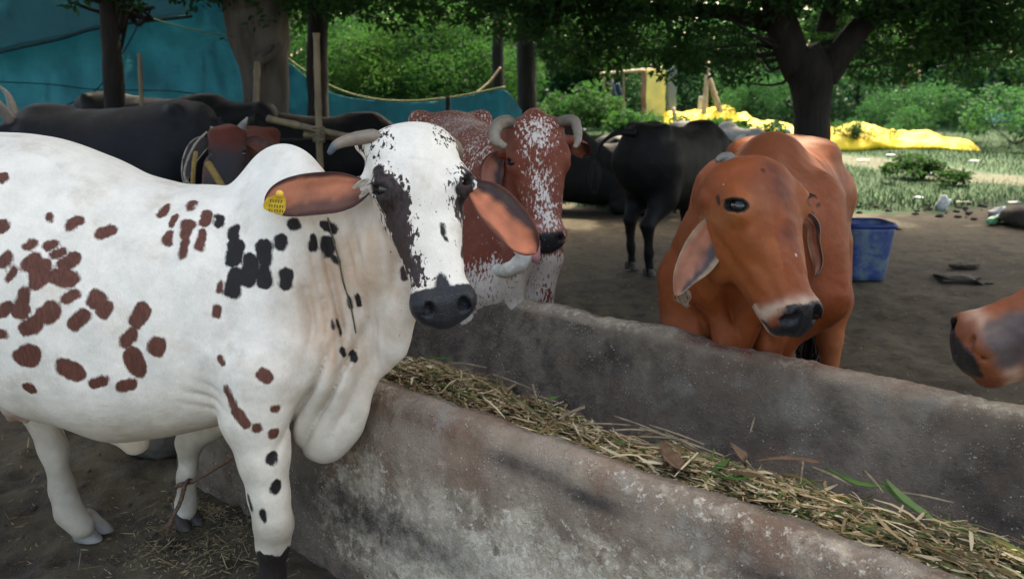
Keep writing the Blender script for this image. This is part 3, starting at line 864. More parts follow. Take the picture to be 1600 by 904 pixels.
    # worn print on the tag (too small to read in the photo): short dark strokes
    mk = MB(); M_ink = simple_mat('tag_print', (.16, .10, .02), (.1, .07, .02), 50, .6, 0)
    for r_, yy in ((0, -6), (1, 2), (2, 9)):
        for q in range(6 if r_ else 5):
            x = -11+q*4.2+(2 if r_ == 0 else 0)
            c0 = [P(431+x+dx, 318+yy+dy+.28*x*.3, 1.9238+.0006*x) for dx, dy in ((0, 0), (1.4, 0), (1.4, 4.6), (0, 4.6))]
            mk.add(c0, [(3, 2, 1, 0)])
            if q % 2 == 0:
                c0 = [P(431+x+dx, 318+yy+dy+.28*x*.3, 1.9238+.0006*x) for dx, dy in ((1.4, 0), (3, 0), (3, 1.2), (1.4, 1.2))]; mk.add(c0, [(3, 2, 1, 0)])
    link('print', mk.mesh('tag_print', False), M_ink, tg)
    # hooves
    make_hoof(root, G(136, 834)+[0, 0, 0], (1, -.15), .95, M_hoof, .3)
    make_hoof(root, P(290, 815, 2.46)*[1, 1, 0], (.8, -.6), .80, M_hoofd)
    make_hoof(root, P(424, 940, 1.975)*[1, 1, 0]+[0, -.03, 0], (.5, -.8), 1.05, M_hoofd)
    make_hoof(root, P(-215, 960, 2.02)*[1, 1, 0], (1, -.2), 1.05, M_hoof)
    # neck rope between the folds, and the tether on the foreleg
    M_rope = simple_mat('rope_fibre', (.16, .13, .08), (.08, .065, .04), 90, .9, .8, .004)
    pts = cast(bvh, [(512, 340), (520, 372), (530, 410), (536, 440), (548, 480), (556, 520)])
    pts = [q+nrm(cO-q)*.004 for q in pts if q is not None]
    if len(pts) > 2:
        v, f = tube(spline(pts, 40), .0022, 6, rough=.2, rscale=80); r = link('neck_rope', MB().add(v, f).mesh('neck_rope'), M_rope, root)
    pts = [P(365, 712, 2.10), P(330, 735, 2.25), P(300, 752, 2.41), P(284, 756, 2.405), P(276, 760, 2.44), P(291, 766, 2.50), P(305, 757, 2.47), P(292, 752, 2.405), P(281, 785, 2.38), P(268, 812, 2.36), P(262, 832, 2.37)]
    v, f = tube(spline(pts, 70), .007, 7, rough=.25, rscale=60); o = link('leg_rope', MB().add(v, f).mesh('leg_rope'), simple_mat('rope_brown', (.17, .10, .065), (.09, .05, .035), 70, .9, .8, .004), root)
    return root, H
# ---------------------------------------------------------------- 2. orange cow
M_rope_y = simple_mat('rope_yellow', (.26, .17, .05), (.19, .12, .035), 60, .8, .6, .004)
def orange_cow():
    root = empty('cow', 'orange brown cow with drooping ears and white ringed muzzle behind the far trough wall', 'cow', 'cows at the feeding trough', (1.0, 3.1, 0))
    F = Field()
    O = np.array([.865, 2.74, 0]); D = nrm([.36, .93, 0]); S = np.cross(D, [0, 0, 1.0])
    rows = [(-.13, .98, .80, .04), (-.08, 1.07, .66, .15), (.06, 1.17, .52, .235), (.25, 1.22, .47, .275), (.5, 1.20, .46, .29), (.75, 1.20, .48, .29), (.95, 1.22, .58, .27),
            (1.1, 1.20, .68, .22), (1.17, 1.10, .8, .08)]
    F.gen(O, D, S, (0, 0, 1), rows, k=.05, pw=2.4, egg=.10)
    def L(s, l, z): return O+D*s+S*l+np.array([0, 0, z])
    F.ell(L(.22, .0, 1.17), (.10, .10, .11), k=.07)
    for sg in (-1, 1):
        F.ell(L(.95, sg*.17, 1.15), (.06, .06, .04), k=.12)                                  # hook bones
        F.cap(L(.12, sg*.17, 1.05), L(.0, sg*.215, .74), .09, .095, k=.07)                    # shoulders
        F.cap(L(1.0, sg*.17, .95), L(.95, sg*.17, .70), .16, .11, k=.06)
    F.cap(L(.2, 0, 1.2), L(.95, 0, 1.2), .022, .022, k=.05)                                   # backbone
    # forelegs
    F.chain([L(.02, -.20, .72), P(1085, 520, 2.76), P(1080, 590, 2.74), P(1078, 660, 2.74), P(1078, 740, 2.74)], [.11, .075, .052, .036, .04], k=.04)
    F.chain([L(.02, .17, .72), P(1206, 520, 2.70), P(1208, 600, 2.68), P(1208, 670, 2.68), P(1208, 750, 2.68)], [.11, .078, .052, .036, .04], k=.04)
    # hind legs
    F.chain([L(.9, .2, .75), P(1303, 470, 3.45), P(1296, 530, 3.42), P(1296, 600, 3.35), P(1296, 660, 3.33)], [.13, .075, .05, .036, .045], k=.04)
    F.chain([L(1.0, -.2, .75), L(.95, -.2, .5), L(.98, -.2, .2), L(.97, -.2, .04)], [.13, .06, .04, .045], k=.04)
    # neck
    H = Head(P(1190, 240, 2.50), P(1283, 503, 2.23), nrm([.50, -1, .12]), width=1.30, depth=1.30, es=1.4, ea=.142, ec=-.022, mw=.78)
    F.cap(L(.12, -.02, .98), H.p(.05, .0, -.13), .20, .105, k=.07)
    F.cap(L(-.02, -.03, .80), H.p(.14, .0, -.20), .17, .085, k=.06)
    F.cap(P(1105, 400, 2.80), P(1135, 290, 2.62), .13, .085, k=.07)
    F.cap(P(1120, 440, 2.70), P(1165, 380, 2.55), .12, .09, k=.06)
    F.cap(P(1075, 440, 2.84), P(1072, 500, 2.80), .115, .09, k=.06)
    # dewlap with folds
    F.chain([H.p(.20, 0, -.20), P(1185, 470, 2.52), P(1160, 520, 2.58), P(1150, 565, 2.62)], [.05, .055, .05, .045], k=.05, flat=((1, .1, 0), .55))
    F.chain([P(1120, 470, 2.66), P(1135, 530, 2.62), P(1140, 560, 2.62)], [.05, .045, .04], k=.03)
    F.chain([P(1210, 500, 2.62), P(1200, 545, 2.60)], [.06, .05], k=.03)
    H.add(F, brow=1.35, jowl=1.25, nostril=1.2)
    F.cap(H.p(.24, -.035, -.13), H.p(.40, -.03, -.095), .055, .04, k=.05); F.cap(H.p(.24, .035, -.13), H.p(.40, .03, -.095), .055, .04, k=.05)
    F.ell(H.p(.12, 0, -.03), np.array([.10, .08, .032]), np.array([H.D, H.S, H.N]), k=.04)
    F.ell(H.p(.005, 0, -.06), np.array([.03, .085, .05]), np.array([H.D, H.S, H.N]), k=.05)
    F.cap(H.p(.075, -.09, -.10), P(1118, 335, 2.53), .032, .024, k=.02)
    F.cap(H.p(.075, .09, -.10), H.p(.10, .135, -.12), .03, .022, k=.02)
    def folds(p):
        c = P(1160, 500, 2.6)
        m = np.exp(-(((p[:, 0]-c[0])/.16)**2+((p[:, 2]-c[2])/.16)**2)**1.5)
        cb = L(.5, .25, .85)
        q = p-O
        mr = np.exp(-(((q@D-.55)/.30)**2+((p[:, 2]-.85)/.25)**2)**1.5)
        cl = P(1075, 380, 2.65); ml = np.exp(-(((p[:, 0]-cl[0])/.1)**2+((p[:, 2]-cl[2])/.2)**2))
        ck = lambda x: (1-np.abs(np.sin(x)))**1.6
        return m*.014*ck((p[:, 0]*1.0+.35*p[:, 2])*32)+mr*.003*np.sin(q@D*70)+ml*.010*ck((p[:, 0]*.7+.5*p[:, 2])*30)+.0035*vnoise(p, 9, 12)+.0022*vnoise(p, 26, 13)+.0012*vnoise(p, 60, 14)
    F.wrinkle(folds, (.3, 2.0, .2), (1.7, 4.2, 1.4))
    hb = np.array([H.p(a, b, c) for a in (-.05, .54) for b in (-.14, .14) for c in (.03, -.2)])
    V, Q = F.mesh(.014*HI, fine=[(hb.min(0), hb.max(0), .0062*HI)])
    bvh = to_bvh(V, Q)
    no = fbm(V, 5, 4, 21); n2 = fbm(V, 16, 3, 22)
    col = flatcols(V, (.225, .050, .0115))
    a, b, c = H.loc(V)
    inh = (a > -.08) & (a < .56) & (np.abs(b) < .16) & (c > -.28)
    q = V-O; s_ = q@D
    col = lerpc(col, (.145, .036, .012), sstep(no, .0, .6)*.6)                              # darker shoulder tones
    col = lerpc(col, (.38, .115, .032), (sstep(V[:, 2], .62, .35)*.6).clip(0, 1))            # paler legs
    # forehead dark streak and nasal bridge
    st = np.exp(-((b-.012)/.030)**2)*sstep(a, -.02, .05)*sstep(a, .33, .2)*inh*(.6+.8*n2)
    col = lerpc(col, (.10, .020, .010), (st*1.0).clip(0, .85))
    fe = np.exp(-(((a-.165)/.05)**2+((np.abs(b)-.10)/.04)**2))*inh
    col = lerpc(col, (.36, .11, .032), (fe*.6).clip(0, 1))
    cheek = np.exp(-(((a-.30)/.09)**2))*(np.abs(b) > .03)*inh
    col = lerpc(col, (.33, .095, .024), (cheek*.5).clip(0, 1))
    ring = np.exp(-((a-.436)/.018)**2)*inh+np.where(inh & (a > .40), sstep(c, -.085, -.105)*(c > -.19)*(a < .53), 0)
    ring = ring*(c > -.17)
    col = lerpc(col, (.55, .40, .30), (ring*.75*(1+.4*n2)).clip(0, .85))
    mz = .442-a+.004*n2
    mz = np.maximum(mz, -(c+.112)); mz = np.maximum(mz, np.where(c < -.02, (np.abs(b)-.052)*.8, -.05))
    mz = np.where(inh, mz, .3)
    pcol = flatcols(V, (.017, .018, .022))
    # scars and tear stains
    sc, _ = spots_sd(V, bvh, [(1192, 265, 1193, 268, 2), (1276, 322, 1281, 318, 1.6), (1268, 345, 1270, 330, 1.4), (1270, 362, 1268, 372, 1.6), (1121, 309, 1123, 316, 4)])
    er = H.rim(V)
    sd = np.minimum(np.minimum(mz, sc), er)
    pcol[er <= sd+1e-6] = (.012, .008, .007)
    pcol[sc <= sd+1e-6] = (.06, .015, .010)
    wh, _ = spots_sd(V, bvh, [(1130, 287, 1131, 287, .2), (1243, 396, 1244, 398, .4)])
    sd = np.minimum(sd, wh); pcol[wh <= sd+1e-6] = (.75, .7, .62)
    wet = np.where((mz < -.003), 1.0, 0)
    cow_obj('body', V, Q, dict(col=col.clip(0, 1), sd=sd, pcol=pcol, wet=wet), M_coat, root)
    H.eyes(root, True)
    cols = ((.25, .065, .02), (.38, .15, .09), (.07, .055, .06), (.33, .22, .14))
    make_ear(root, [P(1122, 338, 2.53), P(1112, 362, 2.49), P(1092, 398, 2.46), P(1070, 430, 2.44), P(1055, 462, 2.44)], [.014, .038, .056, .064, .060, .046, .028, .008], (.10, -1, .15), cols, curl=.30, seed=9, rimw=.2)
    make_ear(root, [H.p(.09, .11, -.11), P(1268, 345, 2.60), P(1274, 378, 2.60), P(1279, 408, 2.59), P(1274, 432, 2.58)], [.010, .022, .026, .026, .024, .018, .008], (-.9, -.6, .1), cols, curl=.4, seed=12, rimw=.2)
    # pale hair tuft under the ear tip
    M_tuft = simple_mat('ear_hair', (.42, .33, .25), (.3, .2, .14), 60, .9, .5, .004)
    brush(root, P(1062, 445, 2.45), P(1072, 478, 2.47), .014, 'ear_tuft', M_tuft, 50, 3, .0014)
    make_horn(root, [H.p(.025, -.078, -.055), P(1140, 248, 2.54), P(1127, 246, 2.53), P(1119, 252, 2.52)], [.020, .018, .013, .006], M_horn_grey, tip=(.2, .9), seed=8)
    make_horn(root, [H.p(.025, .078, -.055), H.p(.015, .10, -.06), H.p(.02, .12, -.075)], [.022, .018, .006], M_horn_grey, tip=(.2, .9), seed=9)
    tp = [L(1.13, .0, 1.13), L(1.24, .02, 1.0), L(1.26, .05, .7), L(1.1, .06, .5), L(1.05, .05, .38)]
    v, f = tube(spline(tp, 24), [.03, .02, .014, .012], 8); t_ = cow_obj('tail', v, f, dict(col=flatcols(v, (.26, .075, .025))), M_coat, root)
    brush(root, P(1262, 505, 3.7), P(1262, 580, 3.72), .045, 'tail_tuft', None, 90, 4)
    for q_ in (P(1078, 740, 2.74), P(1208, 750, 2.68), P(1296, 660, 3.33), L(.97, -.2, .04)): make_hoof(root, np.array([q_[0], q_[1]-.03, 0]), (-D[0], -D[1]), 1.0, M_hoofd)
    return root

# ---------------------------------------------------------------- 3. red and white roan cow
def roan_cow():
    root = empty('cow', 'red and white speckled cow with curled horns, licking its nose beyond the trough', 'cow', 'cows at the feeding trough', (-.1, 3.7, 0))
    F = Field()
    O = np.array([-.02, 3.30, 0]); D = nrm([-.30, .95, 0]); S = np.cross(D, [0, 0, 1.0])
    rows = [(-.10, .98, .80, .04), (-.05, 1.08, .62, .12), (.08, 1.20, .50, .19), (.25, 1.27, .48, .235), (.5, 1.26, .47, .27), (.8, 1.28, .52, .27), (1.0, 1.31, .62, .25), (1.15, 1.24, .7, .18), (1.22, 1.12, .82, .06)]
    F.gen(O, D, S, (0, 0, 1), rows, k=.05, pw=2.4, egg=.08)
    def L(s, l, z): return O+D*s+S*l+np.array([0, 0, z])
    for sg in (-1, 1):
        F.ell(L(.98, sg*.17, 1.27), (.05, .05, .045), k=.07)
        F.cap(L(.12, sg*.13, 1.05), L(.02, sg*.16, .74), .08, .09, k=.07)
        F.chain([L(.05, sg*.15, .7), L(.03, sg*.14, .5), L(.03, sg*.13, .3), L(.03, sg*.13, .14), L(.02, sg*.13, .05)], [.10, .07, .048, .036, .044], k=.04)
        F.chain([L(.95, sg*.16, .9), L(.9, sg*.17, .62), L(1.02, sg*.15, .42), L(.98, sg*.15, .2), L(.96, sg*.15, .05)], [.15, .1, .05, .036, .044], k=.04)
    H = Head(P(838, 180, 3.14), P(860, 384, 2.95), nrm([.12, -1, .22]), width=1.06, depth=1.0)
    F.cap(L(.16, 0, 1.05), H.p(.05, 0, -.13), .19, .10, k=.07)
    F.cap(L(.0, 0, .80), H.p(.15, 0, -.20), .15, .08, k=.06)
    F.chain([H.p(.2, 0, -.2), P(800, 430, 3.12), P(805, 480, 3.15)], [.05, .06, .06], k=.05, flat=((1, .1, 0), .6))
    F.cap(P(770, 330, 3.35), P(775, 440, 3.25), .12, .12, k=.06)
    H.add(F)
    F.ell(H.p(.10, 0, -.02), np.array([.09, .075, .03]), np.array([H.D, H.S, H.N]), k=.04)
    F.ell(H.p(0, 0, -.06), np.array([.04, .06, .05]), k=.04)
    F.cap(H.p(.075, -.09, -.10), H.p(.10, -.125, -.13), .03, .022, k=.02)
    F.cap(H.p(.075, .09, -.10), H.p(.07, .14, -.11), .03, .022, k=.02)
    F.wrinkle(lambda p: .004*vnoise(p, 10, 31)+.006*np.sin(p[:, 0]*110+p[:, 2]*20)*np.exp(-(((p[:, 0]+.02)/.12)**2+((p[:, 2]-.6)/.14)**2)), (-1, 2.7, .2), (.6, 4.7, 1.45))
    hb = np.array([H.p(a, b, c) for a in (-.05, .54) for b in (-.13, .13) for c in (.03, -.2)])
    V, Q = F.mesh(.017*HI, fine=[(hb.min(0), hb.max(0), .0085*HI)])
    bvh = to_bvh(V, Q)
    no = fbm(V, 6, 4, 41); n2 = fbm(V, 18, 3, 42)
    col = flatcols(V, (.150, .032, .015))
    a, b, c = H.loc(V)
    inh = (a > -.08) & (a < .56) & (np.abs(b) < .15) & (c > -.27)
    q = V-O; s_ = q@D
    blaze = np.exp(-((b+.012*np.sin(a*9))/(.062-.05*np.clip(a,0,.5)))**2)*sstep(a, -.01, .04)*sstep(a, .47, .42)*inh
    spk = np.where(inh, .24+.36*blaze.clip(0, 1)*(.75+.5*fbm(V, 24, 2, 77))+.08*no, 0.0)
    spk = np.where(inh & (np.abs(b) > .085), .08, spk)
    back = sstep(V[:, 2], .95, 1.15)*(~inh)
    spk = np.where(~inh, .19+.17*back+.1*no, spk)
    chest = sstep(V[:, 2], .85, .7)*(~inh)*(V[:, 1] < 3.6)
    spk = np.where(chest > 0, np.maximum(spk, .62*chest+.3*no), spk)
    mz = np.where(inh, np.maximum(np.maximum(.447-a+.004*n2, -(c+.100)), np.abs(b)-.056), .3)
    col = lerpc(col, (.30, .12, .09), (np.exp(-((a-.43)/.03)**2)*inh*.6))
    pcol = flatcols(V, (.014, .014, .016))
    cow_obj('body', V, Q, dict(col=col, sd=np.minimum(mz, H.rim(V)), pcol=pcol, spk=spk.clip(0, 1), scol=(.56, .49, .44), wet=np.where(mz < -.002, 1.0, 0)), M_coat, root)
    H.eyes(root)
    cols = ((.15, .03, .018), (.34, .13, .09), (.05, .03, .028), (.10, .03, .02))
    make_ear(root, [H.p(.095, -.12, -.12), H.p(.14, -.16, -.15), H.p(.22, -.17, -.17), H.p(.28, -.155, -.17)], [.014, .036, .05, .05, .04, .028, .008], (.2, -1, -.1), cols, seed=15)
    make_ear(root, [H.p(.07, .135, -.11), H.p(.075, .17, -.14), H.p(.09, .19, -.20), H.p(.10, .20, -.25)], [.014, .034, .044, .045, .038, .026, .008], (0, -.3, -1), cols, seed=17)
    make_horn(root, [H.p(.015, -.08, -.04), P(790, 190, 3.12), P(776, 198, 3.07), P(774, 218, 3.04), P(790, 230, 3.03)], [.020, .025, .025, .021, .013], M_horn_pale, tip=(.05, .9), seed=18)
    make_horn(root, [H.p(.02, .08, -.05), P(895, 188, 3.14), P(902, 203, 3.12), P(903, 220, 3.10), P(898, 231, 3.09)], [.022, .021, .018, .014, .008], M_horn_pale, tip=(.05, .9), seed=19)
    v, f = tube(spline([H.p(.46, -.045, -.09), H.p(.50, -.052, -.095), H.p(.528, -.052, -.07), H.p(.515, -.050, -.04), H.p(.478, -.046, -.008)], 16), [.016, .020, .019, .012], 10, flat=1.5)
    tg = link('tongue', MB().add(v, f).mesh('tongue'), M_tongue, root)
    # white rag tied round the neck
    M_rag = simple_mat('rag_cloth', (.62, .60, .55), (.45, .42, .37), 25, .9, .6, .01)
    pts = [P(776, 420, 3.08), P(784, 424, 3.04), P(796, 421, 3.0), P(813, 410, 2.98), P(817, 396, 2.98), P(808, 386, 3.0)]
    v, f = tube(spline(pts, 30), [.020, .022, .030, .034, .032, .020], 12, rough=.16, rscale=22); link('neck_rag', MB().add(v, f).mesh('neck_rag'), M_rag, root)
    v, f = tube(spline([L(1.2, 0, 1.15), L(1.3, 0, 1.0), L(1.3, .02, .6)], 16), [.03, .018, .012], 8); cow_obj('tail', v, f, dict(col=flatcols(v, (.17, .04, .02))), M_coat, root)
    brush(root, L(1.3, .02, .62), L(1.29, .02, .35), .04)
    for sg in (-1, 1):
        for s0 in (.02, .96): make_hoof(root, L(s0-.03, sg*.13, 0), (-D[0], -D[1]), .95, M_hoofd)

# ---------------------------------------------------------------- 4. cow whose muzzle reaches in from the right
def right_cow():
    root = empty('cow', 'orange muzzle with a grey cheek patch reaching in from the right edge', 'cow', 'cows at the feeding trough', (2.1, 2.1, 0))
    F = Field()
    H = Head(P(1838, 332, 1.50), P(1472, 504, 1.57), nrm([-.35, -.12, 1]), width=1.15, depth=1.55)
    O = H.O+np.array([.30, .30, 0]); O[2] = 0
    D = nrm([.80, .60, 0]); S = np.cross(D, [0, 0, 1.0])
    rows = [(-.10, 1.02, .80, .04), (-.05, 1.10, .66, .13), (.08, 1.18, .52, .20), (.3, 1.22, .47, .26), (.6, 1.21, .46, .29), (.9, 1.22, .55, .28), (1.1, 1.18, .68, .2), (1.18, 1.08, .8, .06)]
    F.gen(O, D, S, (0, 0, 1), rows, k=.05, pw=2.3, egg=.1)
    def L(s, l, z): return O+D*s+S*l+np.array([0, 0, z])
    F.cap(L(.1, 0, 1.0), H.p(.04, 0, -.13), .19, .115, k=.07); F.cap(L(.0, 0, .8), H.p(.15, 0, -.18), .14, .09, k=.06)
    for sg in (-1, 1):
        F.chain([L(.06, sg*.15, .7), L(.05, sg*.14, .5), L(.05, sg*.13, .3), L(.05, sg*.13, .14), L(.04, sg*.13, .05)], [.10, .07, .048, .036, .044], k=.04)
        F.chain([L(.95, sg*.16, .9), L(.9, sg*.17, .62), L(1.02, sg*.15, .42), L(.98, sg*.15, .2), L(.96, sg*.15, .05)], [.15, .1, .05, .036, .044], k=.04)
    H.add(F, nostril=1.2)
    hb = np.array([H.p(a, b, c) for a in (.2, .54) for b in (-.1, .1) for c in (.03, -.2)])
    F.wrinkle(lambda p: .003*vnoise(p, 14, 61)+.0022*vnoise(p, 40, 62)+.0010*vnoise(p, 90, 64), (0, 0.9, .2), (1.5, 2.6, 1.4))
    V, Q = F.mesh(.022*HI, fine=[(hb.min(0), hb.max(0), .0048*HI)], smooth=3)
    bvh = to_bvh(V, Q)
    a, b, c = H.loc(V); inh = (a > -.1) & (a < .56)
    n2 = fbm(V, 16, 3, 62); no = fbm(V, 6, 3, 63)
    col = flatcols(V, (.175, .048, .018))
    col = lerpc(col, (.20, .05, .02), sstep(no, 0, .7)*.5)
    low = np.where(inh & (a > .3), sstep(c, -.085, -.125), 0); col = lerpc(col, (.15, .035, .016), low*.8)
    ring = np.exp(-((a-.425+.02*n2)/.022)**2)*inh; col = lerpc(col, (.42, .27, .20), (ring*.8).clip(0, 1))
    # grey cheek
    g, _ = spots_sd(V, bvh, [(1568, 530, 1590, 515, 26), (1575, 555, 1600, 545, 20)])
    col = lerpc(col, (.050, .042, .045), sstep(g+.006*n2, .018, -.012)*.92)
    nb, _ = spots_sd(V, bvh, [(1484, 532, 1491, 512, 20), (1488, 554, 1490, 560, 9)])
    mz = np.where(inh, np.minimum(np.maximum(.490-a+.003*n2, -(c+.085)), nb+.004*n2), .3)
    cow_obj('body', V, Q, dict(col=col.clip(0, 1), sd=mz, pcol=(.018, .017, .018), wet=np.where(mz < -.002, 1.0, 0)), M_coat, root)
    H.eyes(root)
    cols = ((.25, .065, .02), (.38, .15, .09), (.07, .055, .06), (.33, .22, .14))
    for sg in (-1, 1):
        make_ear(root, [H.p(.08, sg*.11, -.12), H.p(.10, sg*.17, -.15), H.p(.12, sg*.24, -.19), H.p(.15, sg*.30, -.23)], [.014, .036, .052, .056, .050, .038, .024, .008], tuple(H.D*.6+H.N*.4), cols, seed=22, nl=18, nc=20)
        make_horn(root, [H.p(.02, sg*.08, -.05), H.p(-.01, sg*.12, -.04), H.p(-.02, sg*.15, -.02)], [.024, .018, .006], M_horn_grey, seed=8, n=10, seg=8)
        for s0 in (.04, .96): make_hoof(root, L(s0-.03, sg*.13, 0), (-D[0], -D[1]), .95, M_hoofd)
    v, f = tube(spline([L(1.16, 0, 1.12), L(1.26, 0, .95), L(1.26, .02, .5)], 12), [.03, .018, .012], 8); cow_obj('tail', v, f, dict(col=flatcols(v, (.27, .08, .03))), M_coat, root)
    brush(root, L(1.26, .02, .55), L(1.25, .02, .3), .04)

# ---------------------------------------------------------------- 5. the cattle in the shade behind
def back_cow(name, label, cat, loc, heading, sc=1.0, col=(.02, .018, .018), head=None, hump=0.1, lying=False, horns=None, ears=True, group='cattle in the shade behind', res=.026,
             patches=None, width=1.0, hornmat=None, tail=None, tailout=None):
    """local frame: x forward, y left; head = (poll xyz, nose xyz, face normal) in that frame"""
    root = empty(name, label, cat, group, (loc[0], loc[1], 0))
    ch, sh = math.cos(heading), math.sin(heading)
    dz = -.42 if lying else 0
    def L(x, y, z): return np.array([loc[0]+sc*(x*ch-y*sh), loc[1]+sc*(x*sh+y*ch), sc*max(z+dz, -.02)])
    def Dv(v): return np.array([v[0]*ch-v[1]*sh, v[0]*sh+v[1]*ch, v[2]])
    X, Y = Dv((1, 0, 0)), Dv((0, 1, 0))
    F = Field(); O = np.array([loc[0], loc[1], sc*dz])
    w = width
    rows = [(-.79, 1.06, .88, .05), (-.74, 1.17, .76, .16), (-.58, 1.25, .62, .24), (-.3, 1.22, .52, .28), (0, 1.19, .48, .30), (.3, 1.20, .50, .26), (.5, 1.20, .53, .21), (.65, 1.12, .62, .15), (.74, 1.0, .74, .05)]
    F.gen(O, X, Y, (0, 0, 1), [(a*sc, b*sc, c*sc, d*sc*w) for a, b, c, d in rows], k=.06, pw=2.3, egg=.1)
    if hump: F.ell(L(.38, 0, 1.2), np.array([.12, .08, hump])*sc, k=.07*sc)
    head = head or ((.98, 0, 1.18), (1.22, 0, .74), (.8, 0, .4))
    P0, P1 = L(*head[0]), L(*head[1]); N = Dv(head[2])
    P1 = P0+nrm(P1-P0)*.505*sc
    H = Head(P0, P1, N)
    F.cap(L(.5, 0, .98), H.p(.05, 0, -.13), .19*sc, .10*sc, k=.07); F.cap(L(.6, 0, .80), H.p(.14, 0, -.19), .12*sc, .075*sc, k=.06)
    feet = []
    for sg in (-1, 1):
        F.ell(L(-.55, sg*.17*w, 1.2), np.array([.05, .05, .045])*sc, k=.06)
        F.cap(L(.45, sg*.14, 1.05), L(.5, sg*.16, .72), .08*sc, .10*sc, k=.06)
        if lying:
            F.chain([L(.5, sg*.16, .62), L(.75, sg*.2, .50), L(.55, sg*.25, .46)], [.09*sc, .055*sc, .045*sc], k=.04)
            F.chain([L(-.5, sg*.2, .75), L(-.2, sg*.32, .52), L(-.55, sg*.36, .47)], [.17*sc, .09*sc, .05*sc], k=.05)
        else:
            F.chain([L(.47, sg*.15, .75), L(.44, sg*.15, .55), L(.46, sg*.14, .33), L(.46, sg*.13, .14), L(.47, sg*.13, .05)], [.11*sc, .075*sc, .048*sc, .035*sc, .042*sc], k=.04)
            o = .07*sg
            F.chain([L(-.55, sg*.15, .92), L(-.45+o, sg*.16, .64), L(-.64+o, sg*.13, .44), L(-.60+o, sg*.13, .2), L(-.58+o, sg*.13, .05)], [.17*sc, .11*sc, .052*sc, .036*sc, .043*sc], k=.05)
            feet += [L(.46, sg*.13, 0), L(-.60+o, sg*.13, 0)]
    H.add(F)
    F.wrinkle(lambda p: .006*vnoise(p, 8, 71)+.003*vnoise(p, 20, 72)+.003*np.sin((p-O)@X*45)*np.exp(-(((p-O)@X/.4)**2)), O-[1.5, 1.5, 1], O+[1.5, 1.5, 1.6])
    if lying: pass
    V, Q = F.mesh(res, smooth=2)
    if lying: V[:, 2] = np.maximum(V[:, 2], .0)
    no = fbm(V, 5, 3, 73)
    cc = flatcols(V, col)*(1+.25*no)[:, None]
    at = dict(col=cc.clip(0, 1), pcol=(.02, .02, .022))
    a, b, c = H.loc(V)
    if patches: patches(V, H, (a, b, c), at, no)
    at['sd'] = at.get('sd', np.where((a > .44) & (a < .56) & (np.abs(b) < .1) & (c > -.2) & (c < .05), -.01, .3))
    cow_obj('body', V, Q, at, M_coat, root)
    H.eyes(root)
    if ears:
        dk = tuple(x*.8 for x in col); cols = (dk, tuple(x*1.6+.03 for x in col), dk, dk)
        for sg in (-1, 1):
            make_ear(root, [H.p(.08, sg*.10, -.10), H.p(.09, sg*.16, -.13), H.p(.11, sg*.23, -.16), H.p(.14, sg*.28, -.19)], [x*sc for x in (.014, .034, .046, .05, .045, .034, .02, .008)], tuple(H.N*.8+H.D*.3), cols, seed=sg+30, nl=14, nc=16)
    for hp, hr in (horns or []): make_horn(root, [H.p(*q) for q in hp], [r*sc for r in hr], hornmat or M_horn_dark, n=16, seg=10, tip=(.3, 1.0))
    for f in feet: make_hoof(root, f, (ch, sh), sc*.95, M_hoofd)
    tp = tailout or [(-.77, 0, 1.12), (-.86, .02, .95), (-.87, .03, .6), (-.85, .03, .4)]
    tp = [L(*q) for q in tp]
    v, f = tube(spline(tp, 20), [.035*sc, .02*sc, .014*sc, .011*sc], 8); cow_obj('tail', v, f, dict(col=flatcols(v, col)), M_coat, root)
    brush(root, tp[-1]+[0, 0, .04], tp[-1]+[0, 0, -.22*sc], .035, n=40, seed=5)
    return root, H, L

